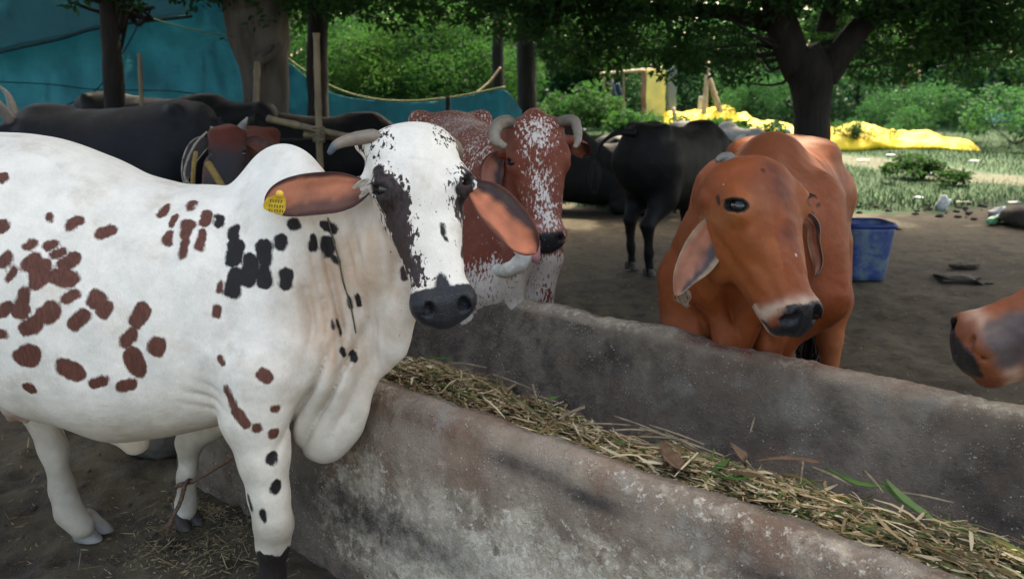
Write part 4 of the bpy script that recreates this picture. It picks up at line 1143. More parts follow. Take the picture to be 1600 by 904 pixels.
def herd():
    DARK[0] = True
    # black cow seen from behind, right of centre
    back_cow('cow', 'black cow turned away with its tail lifted, between speckled and orange cows', 'cow', (1.36, 6.60), math.radians(50), .93, (.005, .0045, .0045),
             head=((1.0, -.05, 1.02), (1.25, -.1, .62), (.8, 0, .4)), hump=.03, tailout=[(-.74, 0, 1.17), (-.86, .10, 1.17), (-.93, .20, 1.08), (-.94, .24, .92)], res=.024)
    # small white calf
    def calf(V, H, abc, at, no):
        a, b, c = abc
        at['col'] = lerpc(at['col'], (.10, .10, .10), (np.exp(-((a-.45)/.06)**2)*.8).clip(0, 1))
    back_cow('calf', 'dusty white calf looking over the backs of the black cow and the orange cow', 'calf', (2.30, 9.6), math.radians(-58), .80, (.30, .29, .27),
             head=((.95, .0, 1.22), (1.15, -.15, .80), (.8, -.3, .3)), hump=.09, patches=calf)
    # grey black buffalo behind the white cow's back
    bh = [([(.0, -.09, -.03), (-.04, -.13, .07), (-.07, -.15, .17), (-.06, -.14, .27)], [.040, .033, .022, .005]), ([(.0, .09, -.03), (.0, .13, .07), (.0, .16, .17), (.01, .17, .27)], [.040, .033, .022, .005])]
    back_cow('buffalo', 'slate black buffalo with pale upright horns, just behind the back of the white cow', 'buffalo', (-3.02, 6.1), math.radians(182), 1.06, (.012, .013, .017),
             head=((.62, .05, 1.12), (1.02, .25, .88), (.35, 0, .9)), hump=.02, horns=bh, hornmat=horn_material('horn_keratin_buffalo', (.16, .14, .12), (.26, .24, .22)), group='buffaloes in the shade behind', width=1.1)
    back_cow('buffalo', 'black buffalo mostly hidden behind the slate black one, near the thin dark trunk', 'buffalo', (-3.2, 7.5), math.radians(-12), 1.10, (.005, .0045, .0045),
             hump=.02, group='buffaloes in the shade behind', width=1.1, res=.04)
    back_cow('buffalo', 'black buffalo standing behind the bamboo rails, right of the thick pale trunk', 'buffalo', (-1.72, 7.4), math.radians(4), .97, (.005, .0045, .0045),
             head=((.98, 0, 1.0), (1.3, 0, .6), (.8, 0, .4)), hump=.02, group='buffaloes in the shade behind', width=1.1, res=.04)
    back_cow('buffalo', 'black buffalo lying on the ground behind the speckled cow', 'buffalo', (1.05, 9.4), math.radians(170), 1.0, (.008, .0075, .0075),
             head=((.98, 0, 1.0), (1.3, 0, .6), (.8, 0, .4)), hump=.02, lying=True, group='buffaloes in the shade behind', width=1.15, res=.035)
    back_cow('buffalo', 'black buffalo lying in the dark beside the log, left of the standing black cow', 'buffalo', (1.75, 10.2), math.radians(15), 1.0, (.007, .0065, .0065),
             hump=.02, lying=True, group='buffaloes in the shade behind', width=1.15, res=.035)
    # haltered red cow with a dark face
    def dark_face(V, H, abc, at, no):
        a, b, c = abc
        f = sstep(a+.03*no, .10, .20)*(a < .6)*(np.abs(b) < .2)
        f = np.maximum(f, np.exp(-(((np.abs(b)-.10)/.04)**2+((a-.17)/.06)**2)))
        at['col'] = lerpc(at['col'], (.034, .028, .030), f.clip(0, 1))
        m = np.exp(-((a-.47)/.04)**2)*(np.abs(b) < .2); at['col'] = lerpc(at['col'], (.16, .14, .14), (m*.8).clip(0, 1))
    x0 = (372-800)/FPX*4.55
    root, H, L = back_cow('cow', 'dark faced red cow with yellow ropes, behind the hump of the white cow', 'cow', (-1.72, 5.24), math.radians(-77), .92, (.085, .020, .013),
             head=((.86, -.02, 1.335), (1.06, -.02, .87), (1, 0, .38)), hump=.05, patches=dark_face, horns=[([(.01, -.075, -.05), (.0, -.085, -.05), (-.01, -.09, -.05)], [.018, .012, .004]), ([(.01, .075, -.05), (-.02, .10, -.03), (-.05, .125, -.01)], [.024, .018, .004])],
             ears=False, hornmat=horn_material('horn_keratin_light', (.16, .15, .14), (.24, .23, .21)), res=.018)
    e_c = ((.05, .028, .02), (.03, .022, .02), (.018, .015, .015), (.40, .36, .30))
    make_ear(root, [H.p(.07, -.10, -.09), H.p(.10, -.16, -.08), H.p(.20, -.22, -.07), H.p(.34, -.25, -.07)], [.014, .035, .048, .05, .045, .036, .025, .008], tuple(-H.S*.2+H.N), e_c, seed=40, rimw=.08)
    make_ear(root, [H.p(.07, .10, -.09), H.p(.08, .17, -.11), H.p(.12, .24, -.13), H.p(.17, .28, -.15)], [.014, .032, .044, .046, .04, .03, .02, .008], tuple(H.N), ((.13, .03, .02), (.10, .03, .02), (.05, .02, .015), (.12, .03, .02)), seed=41)
    mb = MB()
    for pts in ([H.p(.36, -.21, -.02), H.p(.30, -.24, 0), H.p(.20, -.215, .0), H.p(.10, -.17, -.02), H.p(.03, -.11, -.03)],):
        v, f = tube(spline(pts, 20), .006, 6, rough=.2, rscale=60); link('halter_rope', MB().add(v, f).mesh('halter_rope'), simple_mat('rope_pale', (.33, .29, .23), None, 60, .9, .5, .003), root)
    v, f = tube(spline([P(301, 300, 4.2), P(302, 270, 4.2), P(304, 250, 4.22), P(306, 238, 4.25)], 14), .012, 8, rough=.15, rscale=50); link('lead_rope', MB().add(v, f).mesh('lead_rope'), M_rope_y, root)
    v, f = tube(spline([P(350, 296, 4.1), P(338, 276, 4.12), P(325, 255, 4.16)], 12), .018, 8, rough=.12, rscale=50); link('lead_rope', MB().add(v, f).mesh('lead_rope'), M_rope_y, root)
# ================================================================ setting materials
def ground_mat():
    m, nt, b = new_mat('dirt_dung'); w = NT(nt)
    a = w.noise(1.1, 6, .6); c = w.noise(7, 6, .7); d = w.noise(45, 4, .7)
    col = w.mix(w.ramp(a, .35, .65), (.052, .043, .034), (.095, .078, .058))
    col = w.mix(w.ramp(c, .45, .62, 0, .7), col, (.030, .025, .022))
    col = w.mix(w.ramp(d, .6, .75, 0, .5), col, (.15, .125, .09))
    # chaff flecks
    v = w.vor(140, w.obj()); col = w.mix(w.math('MULTIPLY', w.ramp(v, .16, .10), w.ramp(c, .42, .6)), col, (.24, .20, .12))
    far = w.ramp(w.n('ShaderNodeSeparateXYZ').outputs[1], 0, 1) if False else None
    w.put(b.inputs['Base Color'], col); b.inputs['Roughness'].default_value = .85; b.inputs['Specular IOR Level'].default_value = .25
    h = w.math('ADD', w.math('MULTIPLY', c, .8), w.math('MULTIPLY', d, .35))
    w.put(b.inputs['Normal'], w.bump(h, .9, .02, w.bump(w.noise(180, 4, .7), .5, .004)))
    return m
def grass_ground_mat():
    m, nt, b = new_mat('meadow_soil'); w = NT(nt)
    a = w.noise(.7, 5, .6); c = w.noise(6, 5, .7); d = w.noise(60, 4, .7)
    col = w.mix(w.ramp(a, .35, .65), (.045, .085, .028), (.065, .11, .035))
    col = w.mix(w.ramp(c, .5, .7, 0, .6), col, (.085, .085, .045))
    col = w.mix(w.ramp(d, .5, .7, 0, .5), col, (.030, .062, .020))
    w.put(b.inputs['Base Color'], col); b.inputs['Roughness'].default_value = .9
    w.put(b.inputs['Normal'], w.bump(w.math('ADD', c, d), .8, .03))
    return m
def concrete_mat():
    m, nt, b = new_mat('trough_concrete'); w = NT(nt)
    o = w.obj()
    a = w.noise(2.2, 7, .62); c = w.noise(11, 7, .72); d = w.noise(52, 5, .75); e = w.noise(130, 3, .7)
    col = w.mix(w.ramp(a, .38, .62), (.18, .132, .098), (.34, .265, .200))
    col = w.mix(w.ramp(w.noise(3.7, 6, .65), .50, .62, 0, .5), col, (.20, .105, .065))       # reddish wash
    col = w.mix(w.ramp(w.noise(4.6, 7, .7), .55, .62, 0, .7), col, (.31, .27, .225))       # bare grey cement
    cr = w.attr('crust')
    k1 = w.ramp(w.math('ADD', w.math('MULTIPLY', c, .7), w.math('MULTIPLY', cr, .42)), .52, .66)
    col = w.mix(w.math('MULTIPLY', k1, .85), col, (.50, .42, .32))                          # dried feed crust
    k2 = w.ramp(w.math('ADD', w.math('MULTIPLY', d, .8), w.math('MULTIPLY', cr, .22)), .55, .62)
    col = w.mix(w.math('MULTIPLY', k2, w.ramp(cr, .0, .6, .25, .9)), col, (.62, .55, .45))
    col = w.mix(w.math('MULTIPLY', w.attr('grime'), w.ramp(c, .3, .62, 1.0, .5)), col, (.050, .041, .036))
    col = w.mix(w.math('MULTIPLY', w.attr('paint'), w.ramp(w.noise(26, 5, .75), .42, .60)), col, (.17, .040, .032))
    v = w.vor(75, o); g = w.math('MULTIPLY', w.ramp(v, .26, .14), w.ramp(w.noise(9, 5, .7), .49, .60))
    v2 = w.vor(150, o); g2 = w.math('MULTIPLY', w.ramp(v2, .26, .14), w.ramp(w.noise(15, 5, .7), .47, .58))
    g = w.math('MAXIMUM', g, g2)
    col = w.mix(g, col, (.55, .47, .35))                                                      # stuck bits of feed
    col = w.mix(w.ramp(w.noise(70, 5, .8), .62, .72, 0, .7), col, (.06, .048, .04))
    w.put(b.inputs['Base Color'], col)
    b.inputs['Specular IOR Level'].default_value = .3
    w.put(b.inputs['Roughness'], w.ramp(a, .3, .7, .75, .92))
    h = w.math('ADD', w.math('ADD', w.math('MULTIPLY', c, 1.0), w.math('MULTIPLY', d, .55)), w.math('MULTIPLY', g, .3))
    w.put(b.inputs['Normal'], w.bump(h, 1.0, .022, w.bump(e, .6, .004)))
    return m
def leaf_mat(name, c1, c2, c3=None, trans=.35, rough=.7):
    m, nt, b = new_mat(name); w = NT(nt)
    t = w.attr('tint')
    col = w.mix(t, c1, c2)
    if c3: col = w.mix(w.ramp(w.noise(.55, 3, .6), .52, .66, 0, .9), col, c3)
    w.put(b.inputs['Base Color'], col); b.inputs['Roughness'].default_value = rough; b.inputs['Specular IOR Level'].default_value = .12
    tr = nt.nodes.new('ShaderNodeBsdfTranslucent'); w.put(tr.inputs[0], w.mix(.45, col, (.08, .26, .045)))
    mx = nt.nodes.new('ShaderNodeMixShader'); mx.inputs[0].default_value = trans
    out = [n for n in nt.nodes if n.type == 'OUTPUT_MATERIAL'][0]
    nt.links.new(b.outputs[0], mx.inputs[1]); nt.links.new(tr.outputs[0], mx.inputs[2]); nt.links.new(mx.outputs[0], out.inputs[0])
    return m
def straw_mat(name, cols, trans=.1):
    m, nt, b = new_mat(name); w = NT(nt)
    t = w.attr('tint')
    x = w.n('ShaderNodeValToRGB'); w.put(x.inputs[0], t)
    el = x.color_ramp.elements
    el[0].position = 0; el[0].color = (*cols[0], 1); el[1].position = 1; el[1].color = (*cols[-1], 1)
    for i, c in enumerate(cols[1:-1]):
        e = el.new((i+1)/(len(cols)-1)); e.color = (*c, 1)
    w.put(b.inputs['Base Color'], x.outputs[0]); b.inputs['Roughness'].default_value = .85; b.inputs['Specular IOR Level'].default_value = .06
    return m
M_ground, M_meadow, M_conc = ground_mat(), grass_ground_mat(), concrete_mat()
M_leaf_dark = leaf_mat('leaf_dark', (.009, .026, .009), (.019, .050, .015), trans=.25)
M_leaf_mid = leaf_mat('leaf_mid', (.0045, .021, .008), (.011, .043, .015), (.032, .066, .011), trans=.35)
M_leaf_soft = leaf_mat('leaf_soft', (.014, .052, .026), (.028, .088, .044), (.020, .066, .032), trans=.35)
M_bark = simple_mat('bark_grey', (.095, .078, .062), (.050, .040, .032), 7, .9, .9, .03, 26, (1, 1, .3))
M_bark_dark = simple_mat('bark_dark', (.020, .016, .013), (.010, .008, .007), 9, .9, .9, .03, 26, (1, 1, .3))
M_bamboo = simple_mat('bamboo_cane', (.21, .155, .085), (.12, .09, .055), 14, .55, .5, .006, 50, (1, 1, .3))
M_bamboo_pale = simple_mat('bamboo_cane_pale', (.36, .29, .19), (.22, .17, .11), 14, .6, .5, .006, 50, (1, 1, .3))

# ================================================================ ground
PATH_PTS = [G(1120, 232), G(1230, 240), G(1400, 262), G(1500, 280), G(1640, 292)]
def grass_edge(x):
    """y where the trampled dirt gives way to grass"""
    return 9.6+.5*np.sin(x*.9)+.35*np.sin(x*2.3+1)
def ground_h(x, y):
    p = np.stack([x, y, np.zeros_like(x)], 1)
    near = sstep(y, 9, 5)
    h = (.022*fbm(p, 1.6, 3, 1)+.016*fbm(p, 6, 3, 2)+.010*fbm(p, 17, 3, 3)-.014*np.clip(np.abs(vnoise(p, 8.5, 6))*2.2-1, 0, 1))*near
    h += sstep(y, 10, 40)*.55+.06*fbm(p, .35, 2, 4)*sstep(y, 8, 12)
    return h-.012*near
def build_ground():
    def patch(xs, ys, name, mat):
        X, Y = np.meshgrid(xs, ys, indexing='ij'); x, y = X.ravel(), Y.ravel()
        V = np.stack([x, y, ground_h(x, y)], 1)
        ny = len(ys); i = np.arange((len(xs)-1)*(ny-1)); a = (i//(ny-1))*ny+i % (ny-1)
        Q = np.stack([a, a+ny, a+ny+1, a+1], 1)
        return V, Q
    def ax(lo, hi, f): 
        L = [lo]
        while L[-1] < hi: L.append(L[-1]+f(L[-1]))
        return np.array(L)
    xs = ax(-90, 90, lambda v: .025 if -2.2 < v < -.2 else min(6, .06+.045*max(abs(v)-2.2, 0)))
    ys = ax(-30, 200, lambda v: .03 if 1.4 < v < 3.2 else min(8, .06+.03*max(v-3.2, 1.4-v, 0)))
    V, Q = patch(xs, ys, 'ground', M_ground)
    me = mk_mesh('ground', V, Q)
    # material by zone, through a blended attribute
    p = V*[1, 1, 0]
    g = sstep(V[:, 1]+.5*fbm(p, .9, 4, 7)+.25*fbm(p, 4, 3, 8), grass_edge(V[:, 0])-.3, grass_edge(V[:, 0])+.5)
    fattr(me, 'grassy', g)
    # distance to the footpath
    d = np.full(len(V), 99.)
    for a, b in zip(PATH_PTS[:-1], PATH_PTS[1:]):
        ba = (b-a)[:2]; q = V[:, :2]-a[:2]; h = np.clip(q@ba/(ba@ba), 0, 1); d = np.minimum(d, np.linalg.norm(q-h[:, None]*ba, axis=1))
    fattr(me, 'path', sstep(d+.25*fbm(p, 1.5, 3, 9), .75, .3))
    m, nt, b = new_mat('ground_cover'); w = NT(nt)
    a = w.noise(1.1, 6, .6); c = w.noise(7, 6, .7); dd = w.noise(45, 4, .7)
    col = w.mix(w.ramp(a, .35, .65), (.052, .041, .027), (.084, .067, .044))
    col = w.mix(w.ramp(c, .45, .62, 0, .8), col, (.026, .022, .019))
    col = w.mix(w.ramp(dd, .6, .75, 0, .4), col, (.12, .10, .075))
    v = w.vor(140, w.obj()); col = w.mix(w.math('MULTIPLY', w.ramp(v, .16, .10), w.ramp(c, .42, .6)), col, (.24, .20, .12))
    gcol = w.mix(w.ramp(w.noise(.7, 5, .6), .35, .65), (.008, .036, .011), (.014, .050, .016))
    gcol = w.mix(w.ramp(c, .5, .7, 0, .6), gcol, (.055, .070, .036)); gcol = w.mix(w.ramp(dd, .5, .7, 0, .5), gcol, (.030, .065, .022))
    gm = w.ramp(w.math('ADD', w.attr('grassy'), w.math('MULTIPLY', w.math('SUBTRACT', c, .5), .6)), .4, .6)
    col = w.mix(gm, col, gcol)
    pm = w.ramp(w.math('ADD', w.attr('path'), w.math('MULTIPLY', w.math('SUBTRACT', c, .5), .6)), .4, .65)
    col = w.mix(pm, col, w.mix(w.ramp(c, .4, .6), (.045, .052, .032), (.072, .074, .050)))
    w.put(b.inputs['Base Color'], col); b.inputs['Roughness'].default_value = .88; b.inputs['Specular IOR Level'].default_value = .2
    h = w.math('ADD', w.math('MULTIPLY', c, .8), w.math('MULTIPLY', dd, .35))
    w.put(b.inputs['Normal'], w.bump(h, .9, .02, w.bump(w.noise(180, 4, .7), .5, .004)))
    o = link('ground', me, m); tag(o, kind='structure', label='trampled dark dirt that turns into grass farther back')
    return o

# ================================================================ feed trough
TU = nrm([.770, -.638, 0]); TN = np.array([.638, .770, 0])
def TP(t, q, z): return TU*t+TN*q+np.array([0, 0, z])
def wall_mesh(prof, t0, t1, seed, dt=.012):
    """profile (q, z) closed loop extruded along the trough"""
    prof = np.array(prof, float)
    # densify
    pts = []
    for i in range(len(prof)):
        a, b = prof[i], prof[(i+1) % len(prof)]; n = max(1, int(np.linalg.norm(b-a)/.014))
        for k in range(n): pts.append(a+(b-a)*k/n)
    pts = np.array(pts)
    for _ in range(3): pts = pts*.5+(np.roll(pts, 1, 0)+np.roll(pts, -1, 0))*.25
    nrmq = np.roll(pts, -1, 0)-np.roll(pts, 1, 0); nrmq = np.stack([nrmq[:, 1], -nrmq[:, 0]], 1); nrmq /= np.linalg.norm(nrmq, axis=1)[:, None]
    cen = pts.mean(0)
    if ((pts-cen)*nrmq).sum() < 0: nrmq = -nrmq
    ts = np.arange(t0, t1, dt); m = len(pts)
    T = np.repeat(ts, m); Pq = np.tile(pts, (len(ts), 1)); Nq = np.tile(nrmq, (len(ts), 1))
    p = np.stack([T, Pq[:, 0], Pq[:, 1]], 1)
    wav = .009*vnoise(np.stack([T, T*0, T*0+seed], 1), 1.3, seed)+.007*vnoise(np.stack([T, T*0, T*0+seed], 1), 3.7, seed+1)
    d = .010*fbm(p, 4.5, 3, seed)+.006*fbm(p, 16, 3, seed+3)+.0035*fbm(p, 45, 2, seed+5)
    q = Pq[:, 0]+Nq[:, 0]*d+wav; z = Pq[:, 1]+Nq[:, 1]*d+wav*.6*sstep(Pq[:, 1], .3, .6)
    end = np.minimum(T-t0, t1-T); 
    V = TU*T[:, None]+TN*q[:, None]; V[:, 2] = z
    i = np.arange(len(ts)-1)[:, None]*m; j = np.arange(m)[None, :]; k = (j+1) % m
    Q = np.stack([i+j, i+k, i+m+k, i+m+j], -1).reshape(-1, 4)
    # end caps as fans around a centre vertex
    c0 = len(V); V = np.vstack([V, V[:m].mean(0), V[-m:].mean(0)])
    jj = np.arange(m); kk = (jj+1) % m
    cap0 = np.stack([jj, jj, np.full(m, c0), kk], 1); cap1 = np.stack([(len(ts)-1)*m+kk, (len(ts)-1)*m+kk, np.full(m, c0+1), (len(ts)-1)*m+jj], 1)
    faces = Q.tolist()+[[a, c, e] for a, _, c, e in cap0.tolist()]+[[a, c, e] for a, _, c, e in cap1.tolist()]
    # orient outward
    v0, v1, v2 = V[Q[0][0]], V[Q[0][1]], V[Q[0][2]]
    fn = np.cross(v1-v0, v2-v0); out = TN*Nq[0, 0]+np.array([0, 0, Nq[0, 1]])
    if fn@out < 0: faces = [f[::-1] for f in faces]
    return V, faces, np.append(T, [t0, t1]), np.append(Pq[:, 0], [0, 0]), np.append(Pq[:, 1], [.3, .3])
FEED_Z = .36
def build_trough():
    root = empty('feeding_trough', 'long open concrete feeding trough with stained rough walls, running from the lower right', 'trough', None, tuple(TP(0, 1.9, 0)))
    near = [(1.34, -.05), (1.345, .1), (1.37, .30), (1.395, .47), (1.425, .575), (1.46, .60), (1.51, .592), (1.545, .57), (1.565, .5), (1.60, .32), (1.68, .20), (1.75, .17), (1.75, -.05)]
    far = [(2.52, -.05), (2.52, .3), (2.50, .53), (2.495, .588), (2.46, .602), (2.40, .602), (2.375, .59), (2.355, .54), (2.30, .36), (2.22, .22), (2.12, .17), (2.12, -.05)]
    for nm, prof, sd_, t0, t1 in (('near_wall', near, 5, -2.75, 1.15), ('far_wall', far, 9, -2.75, 2.2)):
        V, Fc, T, q, z = wall_mesh(prof, t0, t1, sd_)
        me = mk_mesh('trough_wall', V, Fc)
        p = V
        if nm == 'near_wall':
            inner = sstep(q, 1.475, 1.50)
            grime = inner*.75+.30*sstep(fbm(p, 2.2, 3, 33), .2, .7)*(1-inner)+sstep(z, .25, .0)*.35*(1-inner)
            # dark polished streaks just under the rim
            for tc, zc, lt, lz in ((-1.13, .535, .13, .020), (-.93, .52, .10, .018), (-.45, .50, .16, .02), (-1.65, .22, .4, .07)):
                grime = grime+1.15*np.exp(-(((T-tc)/lt)**2+((z-zc-.02*(T-tc))/lz)**2)**1.5)*(q < 1.45)
            grime = grime+0.55*sstep(T, -1.65, -2.1)*(1-inner)
            paint = .55*np.exp(-(((T+1.45)/.22)**2+((z-.555)/.02)**2))*(q < 1.47)
        else:
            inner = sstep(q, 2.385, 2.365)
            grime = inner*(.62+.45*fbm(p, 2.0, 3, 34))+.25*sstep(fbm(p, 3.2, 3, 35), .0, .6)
            paint = np.exp(-(((T+.97)/.30)**2)**2)*np.exp(-((q-(2.42+.03*(T+.97)))/.022)**2)*sstep(z, .55, .585)
        crust = (np.exp(-(((T+.85)/.95)**2+((z-.24)/.27)**2)**1.5)*.75+.22+.3*fbm(p, 2.5, 3, 44)) if nm == 'near_wall' else .1+.25*fbm(p, 2.5, 3, 45)
        if nm == 'near_wall': crust += .28*np.exp(-((q-1.445)/.03)**2)*sstep(z, .52, .57)
        if nm == 'far_wall': crust = crust+.45*np.exp(-((q-2.42)/.05)**2)*sstep(z, .55, .59)
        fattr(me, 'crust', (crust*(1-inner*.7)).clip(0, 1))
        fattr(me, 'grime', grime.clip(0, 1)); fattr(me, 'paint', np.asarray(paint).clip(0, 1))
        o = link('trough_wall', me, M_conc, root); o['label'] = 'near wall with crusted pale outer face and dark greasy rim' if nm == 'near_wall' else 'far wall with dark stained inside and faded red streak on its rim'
    # floor of the trough
    V, Fc, T, q, z = wall_mesh([(1.72, -.04), (1.72, .17), (2.14, .17), (2.14, -.04)], -2.74, 2.1, 15, .05)
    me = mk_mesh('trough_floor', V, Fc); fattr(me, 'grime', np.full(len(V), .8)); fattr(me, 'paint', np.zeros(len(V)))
    link('trough_floor', me, M_conc, root)
    for t in (-2.72, 2.12):
        V, Fc, T, q, z = wall_mesh([(1.50, -.05), (1.50, .56), (2.36, .56), (2.36, -.05)], t-.06 if t < 0 else t, t if t < 0 else t+.08, 21, .02)
        me = mk_mesh('end_wall', V, Fc); fattr(me, 'grime', np.full(len(V), .5)); fattr(me, 'paint', np.zeros(len(V))); link('end_wall', me, M_conc, root)

def strips(P0, Dr, L, W, nrm_, bend=.0, tint=None, seg=3, seed=0):
    """many narrow blades in one mesh: n points, directions, lengths, widths"""
    n = len(P0); rg = np.random.default_rng(seed)
    Dr = Dr/np.linalg.norm(Dr, axis=1)[:, None]
    sd = np.cross(Dr, nrm_); sd /= np.linalg.norm(sd, axis=1)[:, None]+1e-9
    up = np.cross(sd, Dr)
    V = np.zeros((n, seg+1, 2, 3))
    bd = np.broadcast_to(np.asarray(bend, float), (n,))
    for i in range(seg+1):
        t = i/seg
        c = P0+Dr*(L*t)[:, None]+up*(bd*L*(4*t*(1-t)))[:, None]
        w = W*(1-.65*abs(2*t-1)**2)*.5
        V[:, i, 0] = c-sd*w[:, None]; V[:, i, 1] = c+sd*w[:, None]
    b = (np.arange(n)*(seg+1)*2)[:, None]; k = np.arange(seg)[None, :]*2
    Q = np.stack([b+k, b+k+1, b+k+3, b+k+2], -1).reshape(-1, 4)
    tint = rg.random(n) if tint is None else tint
    return V.reshape(-1, 3), Q, np.repeat(tint, (seg+1)*2)
def strip_obj(name, mat, parent, *a, **k):
    V, Q, T = strips(*a, **k); me = mk_mesh(name, V, Q, False); fattr(me, 'tint', T); return link(name, me, mat, parent)
M_straw = straw_mat('chopped_straw', [(.10, .068, .036), (.24, .165, .080), (.42, .30, .16), (.66, .55, .36), (.14, .155, .055), (.060, .105, .030)])
M_straw_dry = straw_mat('dry_straw', [(.12, .09, .05), (.26, .20, .11), (.34, .27, .16)])
M_blade = straw_mat('green_blade', [(.035, .085, .02), (.07, .14, .035), (.15, .22, .09)])
M_husk = simple_mat('dry_husk', (.20, .12, .07), (.12, .07, .04), 20, .8, .6, .005, 60, (1, 1, 1))
M_stalk = simple_mat('dry_stalk', (.34, .26, .17), (.20, .15, .095), 24, .7, .5, .004, 80)
def feed_h(t, q):
    p = np.stack([t, q, t*0], 1)
    mid = np.exp(-((q-1.93)/.26)**2)
    h = .262+.08*mid+.05*sstep(t, -1.0, -2.0)*mid+.035*fbm(p, 4, 3, 51)+.012*fbm(p, 15, 3, 52)
    h += .09*np.exp(-((t+.98)/.28)**2-((q-1.80)/.16)**2)+.05*np.exp(-((t+.3)/.35)**2-((q-1.82)/.2)**2)
    h += .035*sstep(t, -1.25, -.7)+.012*sstep(t, -1.2, -1.7)
    return h-.085*sstep(q, 2.08, 2.32)
def build_fodder():
    root = empty('fodder', 'chopped straw and green stalks heaped along the bottom of the feeding trough', 'fodder', None, tuple(TP(.2, 1.9, .3)))
    ts = np.arange(-2.6, 1.95, .022); qs = np.arange(1.57, 2.31, .02)
    Tm, Qm = np.meshgrid(ts, qs, indexing='ij'); t, q = Tm.ravel(), Qm.ravel()
    V = TU*t[:, None]+TN*q[:, None]; V[:, 2] = feed_h(t, q)
    nq = len(qs); i = np.arange((len(ts)-1)*(nq-1)); a = (i//(nq-1))*nq+i % (nq-1)
    me = mk_mesh('straw_bed', V, np.stack([a, a+nq, a+nq+1, a+1], 1))
    m = simple_mat('straw_mulch', (.105, .080, .045), (.045, .036, .020), 30, .95, 1.0, .012, 110)
    tag(link('straw_bed', me, m, root), kind='stuff')
    rg = np.random.default_rng(5)
    def scatter(n, t0, t1, lift=.012):
        t = rg.uniform(t0, t1, n); q = 1.62+.64*rg.beta(1.6, 2.2, n)
        p = TU*t[:, None]+TN*q[:, None]; p[:, 2] = feed_h(t, q)+rg.uniform(.0, lift, n)
        return p, t, q
    def layer(name, n, t0, t1, L, W, mat, lift=.012, tilt=.18, along=.5, tint=None):
        p, t, q = scatter(n, t0, t1, lift)
        ang = rg.uniform(0, 2*math.pi, n); D = np.stack([np.cos(ang), np.sin(ang), rg.normal(0, tilt, n)], 1)
        al = rg.random(n) < along; D[al] = (TU*np.sign(rg.normal(size=n))[:, None]+rg.normal(0, .28, (n, 3)))[al]; D[:, 2] *= .6
        nn = np.array([0, 0, 1.0])+rg.normal(0, .35, (n, 3))
        l = rg.uniform(*L, n); w = rg.uniform(*W, n)
        o = strip_obj(name, mat, root, p-D*(l/2/np.linalg.norm(D, axis=1))[:, None], D, l, w, nn, bend=rg.normal(.03, .06, n), tint=tint(n, t, q) if tint else None, seed=6)
        return tag(o, kind='stuff')
    def tint_(n, t, q):     # greener towards the near end, dusty on the far one
        x = rg.random(n)*.62; g = rg.random(n) < .10+.20*sstep(t, -1.5, -.6); x[g] = rg.uniform(.75, 1, g.sum()); return x
    layer('chopped_straw', 34000, -2.5, 1.2, (.008, .045), (.0025, .009), M_straw, tint=tint_)
    layer('long_straw', 1500, -2.3, 1.2, (.05, .15), (.004, .011), M_straw, lift=.03, tilt=.12, along=.6, tint=tint_)
    # distinct pieces
    def place(px, py, z): return G(px, py, z)
    def blade(name, pts, wid, mat, cup=.25, tnt=.5, th=.0012):
        c = spline(pts, 16); T_, _, _ = frames(c); v = []; f = []
        ws = np.interp(np.linspace(0, 1, 16), np.linspace(0, 1, len(wid)), wid)
        for i in range(16):
            s = nrm(np.cross(T_[i], [0, 0, 1.0])); n = np.cross(s, T_[i])
            for lay in (0, -th):
                for u in (-1, -.5, 0, .5, 1): v.append(c[i]+s*ws[i]*u+n*(cup*ws[i]*abs(u)+lay))
        for i in range(15):
            for u in range(4):
                a = i*10+u; f.append((a, a+10, a+11, a+1)); a += 5; f.append((a, a+1, a+11, a+10))
            f.append((i*10, i*10+5, i*10+15, i*10+10)); f.append((i*10+4, i*10+14, i*10+19, i*10+9))
        f.append((0, 1, 2, 3, 4, 9, 8, 7, 6, 5)); b = 150; f.append((b+5, b+6, b+7, b+8, b+9, b+4, b+3, b+2, b+1, b))
        me = mk_mesh(name, v, f); fattr(me, 'tint', np.full(len(v), tnt)+.25*fbm(np.array(v), 20, 2, 3)); return link(name, me, mat, root)
    z = .405
    blade('green_blade', [place(1290, 730, z), place(1340, 755, z+.01), place(1385, 762, z), place(1420, 790, z-.01), place(1480, 822, z-.02)], [.002, .011, .013, .014, .009, .001], M_blade, tnt=.45)
    blade('green_blade', [place(1384, 748, z+.01), place(1412, 778, z+.015), place(1440, 800, z), place(1470, 822, z-.01)], [.004, .013, .015, .003], M_blade, tnt=.85)
    blade('green_blade', [place(1100, 742, z+.02), place(1125, 728, z+.04), place(1140, 716, z+.03)], [.004, .012, .003], M_blade, tnt=.5)
    blade('green_blade', [place(1090, 735, z+.02), place(1150, 748, z+.03), place(1190, 740, z)], [.003, .008, .002], M_blade, tnt=.3)
    blade('green_blade', [place(1200, 775, z), place(1240, 762, z+.01), place(1262, 745, z)], [.003, .008, .002], M_blade, tnt=.6)
    blade('green_blade', [place(660, 556, .45), place(690, 560, .47), place(712, 556, .46)], [.003, .011, .002], M_blade, tnt=.2)
    blade('green_blade', [place(845, 628, .45), place(862, 622, .47), place(878, 618, .46)], [.003, .009, .002], M_blade, tnt=.35)
    blade('dry_husk', [place(1035, 690, z+.03), place(1045, 715, z+.05), place(1065, 735, z+.04), place(1090, 742, z)], [.006, .022, .026, .004], M_husk, cup=.6)
    blade('dry_husk', [place(1140, 690, z+.06), place(1158, 712, z+.05), place(1165, 730, z+.02)], [.002, .016, .006], M_husk, cup=.6)
    blade('dry_husk', [place(1180, 720, z+.02), place(1230, 716, z+.05), place(1280, 722, z+.05)], [.008, .013, .010], M_husk, cup=.3)
